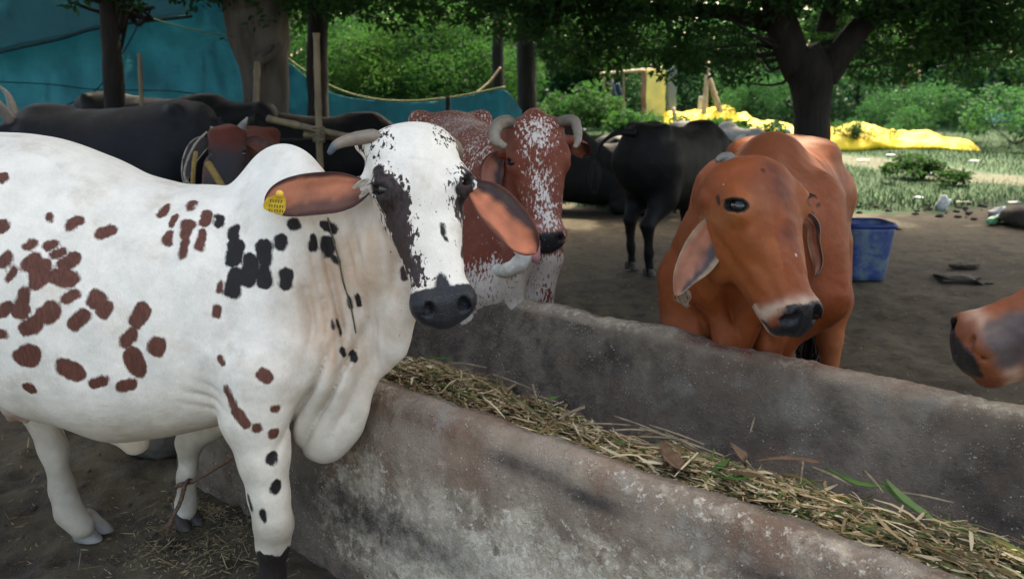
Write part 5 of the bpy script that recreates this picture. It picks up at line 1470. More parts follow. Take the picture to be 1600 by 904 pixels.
    blade('dry_husk', [place(872, 655, z+.02), place(892, 645, z+.04), place(914, 636, z+.06)], [.007, .011, .011], M_stalk, cup=.3)
    sk = [((1000, 668), (1130, 712), 4, .05), ((985, 690), (1060, 705), 4, .04), ((1060, 690), (1160, 745), 4, .04), ((960, 650), (1040, 680), 3, .05), ((1270, 730), (1330, 758), 4, .05), ((1400, 768), (1490, 785), 3, .05),
          ((1100, 745), (1215, 758), 4, .03), ((1010, 700), (1070, 692), 3, .05), ((905, 662), (985, 664), 3, .03), ((1350, 735), (1380, 770), 4, .06), ((1160, 712), (1205, 772), 3, .03), ((1255, 718), (1250, 760), 3, .07),
          ((1320, 790), (1360, 812), 3, .03), ((1500, 855), (1565, 838), 3, .03), ((832, 600), (838, 622), 4, .09), ((770, 585), (840, 612), 3, .04), ((1180, 650), (1172, 676), 3, .08), ((1380, 800), (1420, 835), 3, .02),
          ((960, 672), (1010, 672), 3, .05), ((1000, 682), (1075, 688), 3, .045), ((1015, 664), (1100, 694), 3, .06), ((1040, 676), (1120, 720), 3, .06), ((1230, 752), (1290, 800), 3, .03), ((700, 566), (760, 574), 3, .03)]
    for (a, b, w, lift) in sk:
        A, B = place(*a, .39+lift*.35), place(*b, .395+lift*.2)
        mid = (A+B)/2+np.array([0, 0, .003])
        v, f = tube(spline([A, mid, B], 8), [w*.0011, w*.0012, w*.0008], 6, rough=.1, rscale=60); link('dry_stalk', MB().add(v, f).mesh('dry_stalk'), M_stalk, root)
    # the thick feed stuck to the near rim
    return root
def build_litter_straw():
    rg = np.random.default_rng(8)
    n = 5200; x = rg.uniform(-2.6, -.45, n); y = rg.uniform(1.5, 3.4, n)
    m = (fbm(np.stack([x, y, x*0], 1), 1.8, 3, 9) > .02) | (rg.random(n) < .2)
    m &= ((x*TN[0]+y*TN[1]) < 1.32); x, y = x[m], y[m]
    # denser by the tied foreleg
    k = 1500; x = np.append(x, rg.normal(-1.0, .14, k)); y = np.append(y, rg.normal(2.42, .16, k)); m = (x*TN[0]+y*TN[1]) < 1.32; x, y = x[m], y[m]; n = len(x)
    p = np.stack([x, y, ground_h(x, y)+rg.uniform(.002, .012, n)], 1)
    a = rg.uniform(0, 2*math.pi, n); D = np.stack([np.cos(a), np.sin(a), rg.normal(0, .12, n)], 1)
    l = np.where(rg.random(n) < .08, rg.uniform(.05, .14, n), rg.uniform(.008, .03, n)); w = rg.uniform(.0018, .004, n)
    tag(strip_obj('loose_straw', M_straw_dry, None, p, D, l, w, np.array([0, 0, 1.0])+rg.normal(0, .3, (n, 3)), seed=3), 'bits of dry straw and chaff strewn on the dirt under the white cow', 'straw', kind='stuff')
    # scattered far chaff beyond the trough
    n = 4500; x = rg.uniform(-1, 4.5, n); y = rg.uniform(2.9, 8.5, n); m = (x*TN[0]+y*TN[1]) > 2.6; x, y = x[m], y[m]; n = len(x)
    p = np.stack([x, y, ground_h(x, y)+.006], 1); a = rg.uniform(0, 2*math.pi, n); D = np.stack([np.cos(a), np.sin(a), rg.normal(0, .1, n)], 1)
    tag(strip_obj('loose_straw', M_straw_dry, None, p, D, rg.uniform(.015, .06, n), rg.uniform(.003, .006, n), np.array([0, 0, 1.0])+rg.normal(0, .3, (n, 3)), tint=rg.uniform(0, .5, n), seed=4), 'sparse bits of straw on the dirt beyond the trough', 'straw', kind='stuff')
    # clods of dung and earth
    mb = MB()
    for i in range(160):
        x, y = rg.uniform(-2.6, -.5), rg.uniform(1.6, 3.5)
        if x*TN[0]+y*TN[1] > 1.3: continue
        r = rg.uniform(.004, .014); v, f = uv_sphere(r, 8, 5); v = v*[1, rg.uniform(.7, 1.2), .55]; v += rg.normal(0, r*.12, v.shape); v += [x, y, float(ground_h(np.array([x]), np.array([y]))[0])]; mb.add(v, f)
    tag(link('dirt_clods', mb.mesh('dirt_clods'), M_ground), 'small clods of earth and dung scattered under the white cow', 'dirt clods', kind='stuff')
def build_rubble():
    rg = np.random.default_rng(12)
    M_st = simple_mat('rubble_stone', (.10, .085, .072), (.055, .048, .042), 8, .9, .9, .02)
    for i, (px, py, Y, sx, sy, sz, lab) in enumerate([(205, 700, 3.25, .17, .12, .10, 'grey broken block beside the dark hole, behind the white cow\'s belly'),
                                                    (255, 715, 3.05, .13, .11, .08, 'broken concrete lump nearest the tied far foreleg'), (135, 690, 3.4, .15, .1, .07, 'flat broken stone, leftmost of the rubble behind the white cow'),
                                                    (310, 690, 3.15, .12, .12, .16, 'upright broken block at the foot of the trough end')]):
        F = Field(); c = P(px, py, Y); c[2] = sz*.35
        for k in range(4): F.ell(c+rg.normal(0, .025, 3), (sx*rg.uniform(.6, .9), sy*rg.uniform(.6, .9), sz*rg.uniform(.7, .95)), k=.02)
        V, Q = F.mesh(.016, smooth=1); V += (.014*fbm(V, 10, 3, 90+i))[:, None]*nrm([1, 1, 1])
        tag(link('stone', mk_mesh('stone', V, Q), M_st), lab, 'stone', 'rubble behind the white cow')

# ================================================================ trees and thickets
def leaf_cloud(C, size, rg, up=.3, aspect=.42, tint=None):
    """folded leaf quads (two triangles each side of the midrib -> 4 vertices)"""
    n = len(C); d = rg.normal(0, 1, (n, 3)); d[:, 2] = d[:, 2]*.6-.35; d /= np.linalg.norm(d, axis=1)[:, None]
    nn = rg.normal(0, 1, (n, 3))+[0, 0, 1+up]; s = np.cross(d, nn); s /= np.linalg.norm(s, axis=1)[:, None]
    L = size*rg.uniform(.7, 1.3, n)
    V = np.stack([C, C+d*(L*.5)[:, None]+s*(L*aspect*.5)[:, None]+[0, 0, 0], C+d*L[:, None], C+d*(L*.5)[:, None]-s*(L*aspect*.5)[:, None]], 1)
    u = np.cross(s, d); V[:, 1] += u*(L*.08)[:, None]; V[:, 3] += u*(L*.08)[:, None]
    i = np.arange(n)*4
    T = np.vstack([np.stack([i, i+1, i+2], 1), np.stack([i, i+2, i+3], 1)])
    t = rg.random(n) if tint is None else tint
    return V.reshape(-1, 3), T, np.repeat(t, 4)
def leaves(name, C, size, rg, mat, parent=None, **k):
    V, T, t = leaf_cloud(C, size, rg, **k); me = mk_mesh(name, V, T, False); fattr(me, 'tint', t); return link(name, me, mat, parent)
def clump_points(cs, rs, n, rg, shell=.55):
    """points spread through overlapping blobs, thicker at their skins"""
    cs = np.asarray(cs); rs = np.asarray(rs); w = np.prod(rs, axis=1) if rs.ndim == 2 else rs**3
    if rs.ndim == 1: rs = np.repeat(rs[:, None], 3, 1)
    w = w**.8; k = rg.choice(len(cs), n, p=w/w.sum())
    d = rg.normal(0, 1, (n, 3)); d /= np.linalg.norm(d, axis=1)[:, None]
    r = rg.random(n)**(1/3.)*(1-shell)+shell*rg.random(n)**.25
    return cs[k]+d*rs[k]*r[:, None]
def make_tree(name, label, trunk, crad, limbs, crown, mat_bark, mat_leaf, size, seed, group='trees around the yard', nseg=18, rough=.10, twigs=True):
    """trunk: path, crad radii; limbs: list of (path, radii); crown: (centres, radii, n)"""
    rg = np.random.default_rng(seed)
    root = empty(name, label, 'tree', group, (trunk[0][0], trunk[0][1], 0))
    mb = MB(); v, f = tube(spline(trunk, 36), crad, nseg, rough=rough, seed=seed, rscale=3.2); mb.add(v, f)
    link('trunk', mb.mesh('trunk'), mat_bark, root)
    for path, r in limbs:
        v, f = tube(spline(path, 20), r, 10, rough=rough, seed=seed+1, rscale=4); link('limb', MB().add(v, f).mesh('limb'), mat_bark, root)
    cs, rs, n = crown
    if n:
        C = clump_points(cs, rs, n, rg)
        o = leaves('crown', C, size, rg, mat_leaf, root)
        if twigs:
            mb = MB(); top = np.asarray(trunk[-1])
            starts = [np.asarray(p[0][-1]) for p in limbs]+[top]
            for c, r in zip(cs, rs):
                s = min(starts, key=lambda q: np.linalg.norm(q-np.asarray(c)))
                for k in range(3):
                    e = np.asarray(c)+rg.normal(0, .4, 3)*np.asarray(r)
                    v, f = tube(spline([s, (s+e)/2+rg.normal(0, .12, 3), e], 7), [.03, .018, .006], 5, caps=False); mb.add(v, f)
            link('twigs', mb.mesh('twigs'), mat_bark, root)
    return root
def build_trees():
    rg = np.random.default_rng(3)
    # dark forked tree on the right
    Y = 8.8
    cs = []; rs = []
    for px, py, yy, r in [(1010, 40, 8.6, .62), (900, 30, 8.8, .6), (1110, 75, 8.6, .45), (950, 85, 8.9, .35), (800, 15, 8.6, .5), (700, -10, 8.4, .5), (1160, 60, 9.4, .5), (1255, -30, 9.3, .45), (1310, 40, 9.5, .35), (1440, 35, 9.0, .6),
                          (1380, 100, 8.9, .35), (1160, 105, 9.0, .3), (1490, 20, 8.8, .6), (1560, 60, 9, .5), (1600, 10, 8.6, .6), (1060, 100, 8.8, .3), (880, 90, 8.9, .25), (1500, 110, 9.1, .25), (1000, -40, 8.4, .8), (1200, -60, 8.4, .9), (1400, -60, 8.4, .9), (860, -50, 8.5, .8)]:
        cs.append(P(px, py, yy)); rs.append((r*1.15, r*.9, r*.65))
    make_tree('tree', 'dark forked tree behind the orange cow, its crown filling the top right', [P(1270, 330, Y)*[1, 1, 0]+[0, 0, -.1], P(1268, 215, Y), P(1270, 165, Y), P(1266, 120, Y), P(1250, 80, Y)], [.27, .195, .185, .205, .225, .19],
              [([P(1248, 110, Y), P(1225, 50, Y-.1), P(1210, 0, Y-.2), P(1190, -90, Y-.4)], [.17, .16, .145, .11]), ([P(1285, 120, Y), P(1330, 60, Y), P(1375, 5, Y+.1), P(1440, -90, Y)], [.16, .13, .11, .09]),
               ([P(1360, 20, Y), P(1425, 12, Y), P(1500, -10, Y+.1)], [.10, .07, .04]), ([P(1290, 50, Y), P(1300, 0, Y), P(1310, -60, Y)], [.10, .08, .06]),
               ([P(1222, 40, Y), P(1130, 20, Y-.1), P(1020, 15, Y-.1), P(900, -10, Y)], [.10, .07, .05, .03])],
              (cs, rs, 26000), M_bark_dark, M_leaf_dark, .085, 31)
    # pale thick trunk on the left
    Y = 7.9
    cs = []; rs = []
    for px, py, yy, r in [(430, 0, 7.6, .22), (480, 5, 7.7, .2), (350, -25, 7.6, .3), (520, -25, 7.8, .4), (410, 35, 7.5, .10), (600, 0, 7.9, .35), (655, 15, 8, .25), (400, -120, 7.6, .8), (560, -100, 7.9, .8), (250, -130, 7.6, .9), (347, 55, 7.6, .05), (625, 50, 8, .12)]:
        cs.append(P(px, py, yy)); rs.append((r*1.2, r, r*.8))
    make_tree('tree', 'thick pale grey trunk left of centre, a bamboo cane leaning on it', [P(415, 330, Y)*[1, 1, 0]+[0, 0, -.1], P(417, 190, Y), P(415, 120, Y), P(408, 60, Y), P(400, 0, Y), P(398, -80, Y)], [.24, .215, .225, .27, .31, .33],
              [([P(399, 108, Y-.28), P(408, 96, Y-.33), P(424, 88, Y-.32), P(440, 70, Y-.25)], [.045, .05, .04, .03]), ([P(400, 95, Y-.27), P(412, 84, Y-.31), P(428, 72, Y-.24)], [.03, .03, .02]),
               ([P(385, -40, Y), P(330, -120, Y), P(260, -200, Y)], [.2, .14, .08]), ([P(420, -40, Y), P(500, -130, Y), P(590, -200, Y)], [.2, .14, .08])],
              (cs, rs, 9000), M_bark, M_leaf_dark, .085, 32, nseg=26, rough=.12, twigs=False)
    # thin dark tree, far left
    Y = 7.3
    cs = [P(x, y, yy) for x, y, yy in [(205, 2, 7.2), (232, 8, 7.2), (180, -15, 7.2), (130, -30, 7.3), (300, -20, 7.4), (110, 4, 7.3), (200, -120, 7.3), (60, -110, 7.4)]]; rs = [(.13, .12, .09), (.09, .08, .07), (.2, .2, .15), (.3, .3, .2), (.25, .2, .2), (.1, .1, .05), (.8, .8, .5), (.8, .8, .5)]
    make_tree('tree', 'thin dark trunk in front of the green net on the left', [P(178, 300, Y)*[1, 1, 0]+[0, 0, -.1], P(178, 140, Y), P(174, 70, Y), P(168, 0, Y), P(165, -90, Y)], [.09, .085, .075, .07, .06],
              [([P(176, 110, Y), P(190, 70, Y+.1), P(200, 20, Y+.2)], [.02, .018, .015]), ([P(168, -40, Y), P(210, -90, Y), P(260, -130, Y)], [.05, .04, .02])], (cs, rs, 3600), M_bark_dark, M_leaf_dark, .085, 33, nseg=12)
    # dark trunks in the middle and the right edge
    for i, (px, w, Y, lean, lab, dy) in enumerate([(496, .12, 9.6, 4, 'dark trunk right of the thick pale trunk, bamboo post in front of it', 0), (823, .14, 12.5, -6, 'dark slim trunk above the speckled cow', 0),
                                           (778, .10, 14, 6, 'slim dark trunk just left of the one above the speckled cow', 0), (1690, .24, 11.5, -30, 'dark tree leaning in from the right edge, its leaves in the top right corner', 0)]):
        cs = [P(px+dx, -20+dy_, Y+z) for dx, dy_, z in [(-50, -20, 0), (40, -10, .2), (0, -70, -.2), (90, -60, 0), (-100, -60, 0), (10, 25, .2), (-30, 60, .3)]]; rs = [(.55, .5, .35)]*5+[(.3, .3, .22), (.2, .2, .15)]
        make_tree('tree', lab, [P(px+2, 300, Y)*[1, 1, 0]+[0, 0, -.1], P(px+1, 160, Y), P(px, 80, Y), P(px+lean*.5, 0, Y), P(px+lean, -110, Y)], [w*1.15, w, w, w*.95, w*.8],
                  [([P(px+lean*.5, -10, Y), P(px-50, -70, Y), P(px-90, -120, Y)], [w*.5, w*.3, w*.2]), ([P(px, 30, Y), P(px+25, -10, Y), P(px+60, -60, Y)], [w*.4, w*.3, w*.15])],
                  (cs, rs, 5000), M_bark_dark, M_leaf_dark, .10, 40+i, nseg=14)
def build_canopy():
    """the crowns overhead that shade the yard, above the picture; each stands on its own trunk outside the view"""
    rg = np.random.default_rng(77)
    spots = [(-6.5, 3.5, 'broad shade tree left of the yard, out of the photo'), (7.0, 4.5, 'broad shade tree right of the yard, out of the photo')]
    for i, (x, y, lab) in enumerate(spots):
        cs = []; rs = []
        sgn = 1 if x < 0 else -1
        for k in range(26):
            cs.append((x+sgn*rg.uniform(-1.0, 7.2), y+rg.uniform(-1.5, 6.5), rg.uniform(4.0, 5.6))); rs.append((1.25, 1.25, .55))
        if i == 1:
            for q in range(9): cs.append((rg.uniform(3.6, 7.5), rg.uniform(6.5, 9.8), rg.uniform(4.3, 5.0))); rs.append((1.1, 1.1, .45))
        if i == 0:
            for q in range(9): cs.append((rg.uniform(-1.6, 1.6), rg.uniform(3.6, 6.8), rg.uniform(4.5, 5.2))); rs.append((1.1, 1.1, .45))
        make_tree('tree', lab, [(x, y, -.1), (x+.1*sgn, y+.2, 2), (x+.6*sgn, y+.6, 3.6)], [.34, .28, .24],
                  [([(x+.5*sgn, y+.5, 3.3), (x+2.5*sgn, y+1.2, 4.2), (x+5*sgn, y+2, 4.6)], [.2, .14, .06]), ([(x+.5*sgn, y+.5, 3.3), (x+1.5*sgn, y+3, 4.3), (x+2*sgn, y+5.5, 4.6)], [.18, .12, .05])],
                  (cs, rs, 24000), M_bark_dark, M_leaf_dark, .36, 60+i, nseg=12)
def build_forest():
    rg = np.random.default_rng(21)
    # far wood, one mass
    cs = []; rs = []
    for x in np.arange(-34, 36, 1.5):
        for row, (y0, h) in enumerate([(27, 4.2), (31, 7), (36, 9.5)]):
            r = rg.uniform(1.3, 2.3)+row*.4
            cs.append((x*(1+.12*row)+rg.normal(0, .5), y0+rg.normal(0, .7), h*rg.uniform(.55, .95)-r*.2)); rs.append((r, r*.9, r*rg.uniform(.8, 1.3)))
            cs.append((x*(1+.12*row)+rg.normal(0, .7), y0+.3, h*.62)); rs.append((r, r*.9, r*1.1))
            cs.append((x*(1+.12*row)+rg.normal(0, .7), y0-.4+rg.normal(0, .6), h*.28)); rs.append((r*.9, r*.8, r*.8))
    C = clump_points(cs, rs, 130000, rg, .7); C = C[C[:, 2] > .2]
    tag(leaves('wood', C, .31, rg, M_leaf_mid, aspect=.6), 'dense green wood closing the background', 'wood', kind='stuff')
    # a dark understorey core so that the gaps look into depth
    V = []; 
    # undergrowth of softer green in front
    cs = []; rs = []
    for x in np.arange(-16, 26, .62):
        y = 22.5+rg.normal(0, .9)+(.0 if x > 2 else 0); r = rg.uniform(.5, 1.0)
        cs.append((x, y+1.5, r*.8+.4)); rs.append((r*1.1, r, r*rg.uniform(.9, 1.5)))
    C = clump_points(cs, rs, 60000, rg, .6); C = C[C[:, 2] > .1]
    tag(leaves('undergrowth', C, .13, rg, M_leaf_soft, aspect=.35), 'pale feathery undergrowth along the foot of the wood', 'undergrowth', kind='stuff')
    # feathery scrub mound behind the net, left of centre
    cs = []; rs = []
    for px, py, Yy, r in [(560, 110, 16, 1.0), (640, 90, 16.5, 1.2), (700, 70, 17, 1.2), (740, 110, 16, .8), (600, 140, 15.5, .8), (680, 135, 15.5, .9), (520, 140, 15.5, .7), (790, 120, 17, .9), (530, 80, 17, 1.0)]:
        cs.append(P(px, py, Yy)); rs.append((r, r, r*.75))
    C = clump_points(cs, rs, 42000, rg, .6)
    root = empty('shrub', 'big feathery green shrub behind the green net, right of the thick trunk', 'shrub', None, tuple(P(640, 230, 16)*[1, 1, 0]))
    leaves('foliage', C, .11, rg, M_leaf_mid, root, aspect=.25)
    mb = MB()
    for c in cs:
        v, f = tube([(c[0], c[1], 0), ((c[0]+.1), c[1], c[2]*.5), tuple(c)], [.05, .03, .01], 6); mb.add(v, f)
    link('stems', mb.mesh('stems'), M_bark_dark, root)
    # trees standing in front of the wood
    labs = [(930, 24, 2.6, 'round tree above the bamboo frame'), (1130, 25, 2.4, 'leafy tree behind the wooden tripod'), (1330, 24, 3.0, 'tree behind the large yellow sheet, right of the forked trunk'), (1430, 25, 3.4, 'yellow green tree behind the large yellow sheet'),
            (1530, 24, 3.2, 'dull green tree above the blue green net scrap'), (860, 25, 3.0, 'tree in the gap right of the slim dark trunk'), (660, 27, 4.4, 'tall tree over the feathery shrub')]
    for i, (px, Yy, h, lab) in enumerate(labs):
        b = P(px, 230, Yy); cs = []; rs = []
        for k in range(9):
            cs.append((b[0]+rg.normal(0, .75), Yy+rg.normal(0, .5), .5+h*rg.uniform(.3, 1.05))); r = rg.uniform(.45, .8); rs.append((r, r, r*.8))
        make_tree('tree', lab, [(b[0], Yy, 0), (b[0]+.1, Yy, h*.4), (b[0], Yy, h*.8)], [.13, .10, .05], [([(b[0], Yy, h*.5), (b[0]+.5, Yy, h*.8), (b[0]+.9, Yy, h)], [.06, .04, .02])], (cs, rs, 7000), M_bark_dark, [M_leaf_mid, M_leaf_soft, M_leaf_mid][i % 3], .15, 80+i, 'trees along the edge of the wood', nseg=8)
def build_grass():
    rg = np.random.default_rng(14)
    n = 60000; y = 9.3+13.5*rg.random(n)**1.2; x = rg.uniform(-.6, 1, n)*(y*.72)
    p = np.stack([x, y, x*0], 1)
    m = (y+.5*fbm(p, .9, 4, 7)) > grass_edge(x)+.1
    d = np.full(n, 99.)
    for a, b in zip(PATH_PTS[:-1], PATH_PTS[1:]):
        ba = (b-a)[:2]; q = p[:, :2]-a[:2]; h = np.clip(q@ba/(ba@ba), 0, 1); d = np.minimum(d, np.linalg.norm(q-h[:, None]*ba, axis=1))
    m &= (d > .7) | (rg.random(n) < .06)
    x, y = x[m], y[m]; n = len(x)
    p = np.stack([x, y, ground_h(x, y)], 1); D = rg.normal(0, .45, (n, 3)); D[:, 2] = 1
    L = rg.uniform(.03, .11, n)*(1+.5*(rg.random(n) < .1))
    t = rg.random(n)
    tag(strip_obj('grass', straw_mat('grass_blades', [(.005, .036, .010), (.010, .054, .015), (.020, .074, .020)]), None, p, D, L, rg.uniform(.010, .018, n), rg.normal(0, 1, (n, 3)), bend=.08, seg=1, tint=t, seed=2), 'short green grass beyond the dirt yard', 'grass', kind='stuff')
def shrub(label, c, r, n, mat, size, seed, group='low shrubs on the grass', aspect=.5):
    rg = np.random.default_rng(seed); c = np.asarray(c, float); g = float(ground_h(c[:1], c[1:2])[0])
    root = empty('shrub', label, 'shrub', group, (c[0], c[1], g))
    tips = []; mb = MB()
    for k in range(14):
        e = c+np.array([rg.normal(0, r[0]*.6), rg.normal(0, r[0]*.5), r[1]*rg.uniform(.5, 1.2)]); e[2] += g
        v, f = tube(spline([[c[0], c[1], g-.02], (c+e)/2+[0, 0, .05], e], 6), [.008, .006, .002], 4, caps=False); mb.add(v, f); tips.append(e)
    link('stems', mb.mesh('stems'), M_bark_dark, root)
    C = clump_points(tips, np.array([(r[0]*.35, r[0]*.35, r[1]*.4)]*len(tips)), n, rg, .4); C = C[C[:, 2] > g]
    leaves('foliage', C, size, rg, mat, root, aspect=aspect)
# ================================================================ net, poles and other things
def cloth_mat(name, c1, c2, trans, stretch=(1, 1, 1), rough=.8, weave=420, spec=.2):
    m, nt, b = new_mat(name); w = NT(nt)
    col = w.mix(w.ramp(w.noise(1.3, 5, .6), .35, .65), c1, c2)
    col = w.mix(w.ramp(w.noise(14, 4, .7), .5, .75, 0, .35), col, tuple(x*.6 for x in c1))
    w.put(b.inputs['Base Color'], col); b.inputs['Roughness'].default_value = rough; b.inputs['Specular IOR Level'].default_value = spec
    w.put(b.inputs['Normal'], w.bump(w.noise(6, 5, .6, stretch=stretch), .6, .05, w.bump(w.noise(28, 4, .7, stretch=(1, 1, .3)), .5, .015)))
    if trans:
        tr = nt.nodes.new('ShaderNodeBsdfTranslucent'); w.put(tr.inputs[0], col); mx = nt.nodes.new('ShaderNodeMixShader'); mx.inputs[0].default_value = trans
        out = [n for n in nt.nodes if n.type == 'OUTPUT_MATERIAL'][0]
        nt.links.new(b.outputs[0], mx.inputs[1]); nt.links.new(tr.outputs[0], mx.inputs[2]); nt.links.new(mx.outputs[0], out.inputs[0])
    return m
M_net = cloth_mat('shade_net', (.040, .185, .235), (.055, .23, .285), .5)
M_netline = simple_mat('net_seam', (.012, .05, .065), None, 20, .9, .3, .004)
def sheet(name, mat, parent, top, bot, Yt, Yb, nx=150, ny=50, fold=.05, seed=0, pxs=None, hem=None, label=None):
    """hanging cloth between an upper and a lower edge, both given as photo polylines at depths"""
    top = np.array(top, float); bot = np.array(bot, float)
    u = np.linspace(0, 1, nx); V = []
    tx = np.interp(u, np.linspace(0, 1, len(top)), top[:, 0]); ty = spl1(np.linspace(0, 1, len(top)), top[:, 1:2], u)[:, 0]
    bx = np.interp(u, np.linspace(0, 1, len(bot)), bot[:, 0]); by = spl1(np.linspace(0, 1, len(bot)), bot[:, 1:2], u)[:, 0]
    for i in range(nx):
        a = P(tx[i], ty[i], Yt[0]+(Yt[1]-Yt[0])*u[i]); b = P(bx[i], by[i], Yb[0]+(Yb[1]-Yb[0])*u[i])
        for j in range(ny): V.append(a+(b-a)*(j/(ny-1)))
    V = np.array(V)
    f = fold*(fbm(V*[1, 1, .35], 1.3, 3, seed)+.35*fbm(V*[1, 1, .5], 5, 3, seed+4)); V[:, 1] += f; V[:, 2] += .3*f
    V2 = V+[0, .006, 0]
    i = np.arange((nx-1)*(ny-1)); a = (i//(ny-1))*ny+i % (ny-1); n = len(V)
    Q1 = np.stack([a, a+1, a+ny+1, a+ny], 1); Q2 = Q1[:, ::-1]+n
    edge = [(j, j+n, j+1+n, j+1) for j in range(ny-1)]+[((nx-1)*ny+j+1, (nx-1)*ny+j+1+n, (nx-1)*ny+j+n, (nx-1)*ny+j) for j in range(ny-1)]
    edge += [(k*ny+ny, k*ny+ny+n, k*ny+n, k*ny) for k in range(nx-1)]+[(k*ny+ny-1, k*ny+ny-1+n, k*ny+2*ny-1+n, k*ny+2*ny-1) for k in range(nx-1)]
    o = link(name, mk_mesh(name, np.vstack([V, V2]), np.vstack([Q1, Q2, np.array(edge)])), mat, parent)
    return o, V.reshape(nx, ny, 3)
def cane(mb, a, b, r0, r1=None, seed=0, node=.28, bendv=(0, 0, 0)):
    a, b = np.asarray(a, float), np.asarray(b, float); r1 = r1 or r0*.8
    L = np.linalg.norm(b-a); n = max(8, int(L/.05)); u = np.linspace(0, 1, n)
    path = a+(b-a)*u[:, None]+np.asarray(bendv)*(4*u*(1-u))[:, None]
    ph = (u*L/node) % 1; r = (r0+(r1-r0)*u)*(1+.22*np.exp(-((np.minimum(ph, 1-ph))/.09)**2))
    T, N, B = frames(path); ang = np.linspace(0, 2*math.pi, 8, endpoint=False)
    V = (path[:, None]+r[:, None, None]*(np.cos(ang)[None, :, None]*N[:, None]+np.sin(ang)[None, :, None]*B[:, None])).reshape(-1, 3)
    Fc = [(i*8+j, i*8+(j+1) % 8, (i+1)*8+(j+1) % 8, (i+1)*8+j) for i in range(n-1) for j in range(8)]+[tuple(range(7, -1, -1)), tuple((n-1)*8+j for j in range(8))]
    mb.add(V, Fc); return mb
def one_cane(name, label, cat, a, b, r0, r1=None, mat=None, group=None, **k):
    return tag(link(name, cane(MB(), a, b, r0, r1, **k).mesh(name), mat or M_bamboo), label, cat, group)
def lashing(parent, c, r, h=.05, mat=None):
    mb = MB()
    for k in range(4):
        t = np.linspace(0, 2*math.pi, 14); z = -h/2+h*k/3+.006*np.sin(t*2)
        v, f = tube(np.stack([c[0]+r*np.cos(t), c[1]+r*np.sin(t), c[2]+z], 1), .006, 5, rough=.2, rscale=60); mb.add(v, f)
    return link('lashing', mb.mesh('lashing'), mat or M_rope_l, parent)
M_rope_l = simple_mat('rope_jute', (.20, .16, .10), (.12, .09, .06), 60, .9, .6, .004)
def drop(p, z=-.12): q = np.array(p, float); q[2] = z; return q
def build_net():
    root = empty('net_fence', 'blue green shade net hung as a screen behind the buffaloes, left side', 'net', None, (-4, 9.8, 0))
    o1, A = sheet('net_sheet', M_net, root, [(-150, -70), (0, -55), (160, -60), (330, -50), (395, 20), (430, 70), (455, 98), (520, 138), (580, 156), (640, 160), (700, 155), (745, 147), (790, 138), (815, 172)],
                  [(-150, 352), (0, 348), (160, 344), (330, 338), (395, 335), (430, 333), (455, 332), (520, 328), (580, 326), (640, 324), (700, 320), (745, 316), (790, 312), (815, 308)], (9.2, 10.6), (9.0, 10.4), nx=240, ny=70, fold=.13, seed=3)
    # upper flap, paler, hanging over the top line
    m2 = cloth_mat('shade_net_top', (.065, .25, .30), (.075, .28, .335), .6)
    o2, B = sheet('net_flap', m2, root, [(-150, -75), (0, -60), (160, -62), (300, -50)], [(-150, 112), (0, 78), (90, 58), (165, 38), (300, 22)], (9.05, 9.45), (8.85, 9.25), nx=110, ny=34, fold=.05, seed=8)
    # seams and tie lines
    def line(pts, Y, r, mat, name='tie_rope'):
        v, f = tube(spline([P(x, y, Y_) for (x, y), Y_ in zip(pts, np.linspace(Y[0], Y[1], len(pts)))], 40), r, 6); link(name, MB().add(v, f).mesh(name), mat, root)
    line([(-150, 116), (0, 81), (90, 61), (165, 41), (300, 25)], (8.8, 9.2), .022, M_netline, 'hem')
    line([(0, 128), (80, 132), (150, 140), (260, 142), (330, 150)], (8.9, 9.3), .008, M_netline)
    line([(80, 175), (130, 152), (160, 130), (205, 60), (225, 10)], (8.8, 8.9), .008, M_netline)
    line([(215, 22), (290, 44), (360, 58)], (8.8, 8.9), .007, simple_mat('rope_green', (.10, .16, .06), None, 30, .8, .2))
    line([(430, 66), (455, 96), (520, 136), (580, 154), (640, 158), (700, 153), (745, 145), (790, 136)], (9.95, 10.3), .014, simple_mat('rope_yellow_green', (.16, .18, .08), None, 30, .8, .2), 'top_rope')
    line([(745, 145), (765, 128), (782, 106)], (10.3, 10.6), .016, M_bamboo, 'tie_rope')
    for i, (px, py, Y, r, nm) in enumerate([(107, 55, 9.55, .035, 0), (330, 60, 9.6, .03, 0), (700, 150, 9.9, .035, 0)]):
        cane(mb := MB(), drop(P(px-4, 260, Y)), P(px, py, Y), r, seed=i); link('net_post', mb.mesh('net_post'), M_bark_dark, root)
    lashing(root, P(104, 132, 9.5), .05, .07, M_netline)
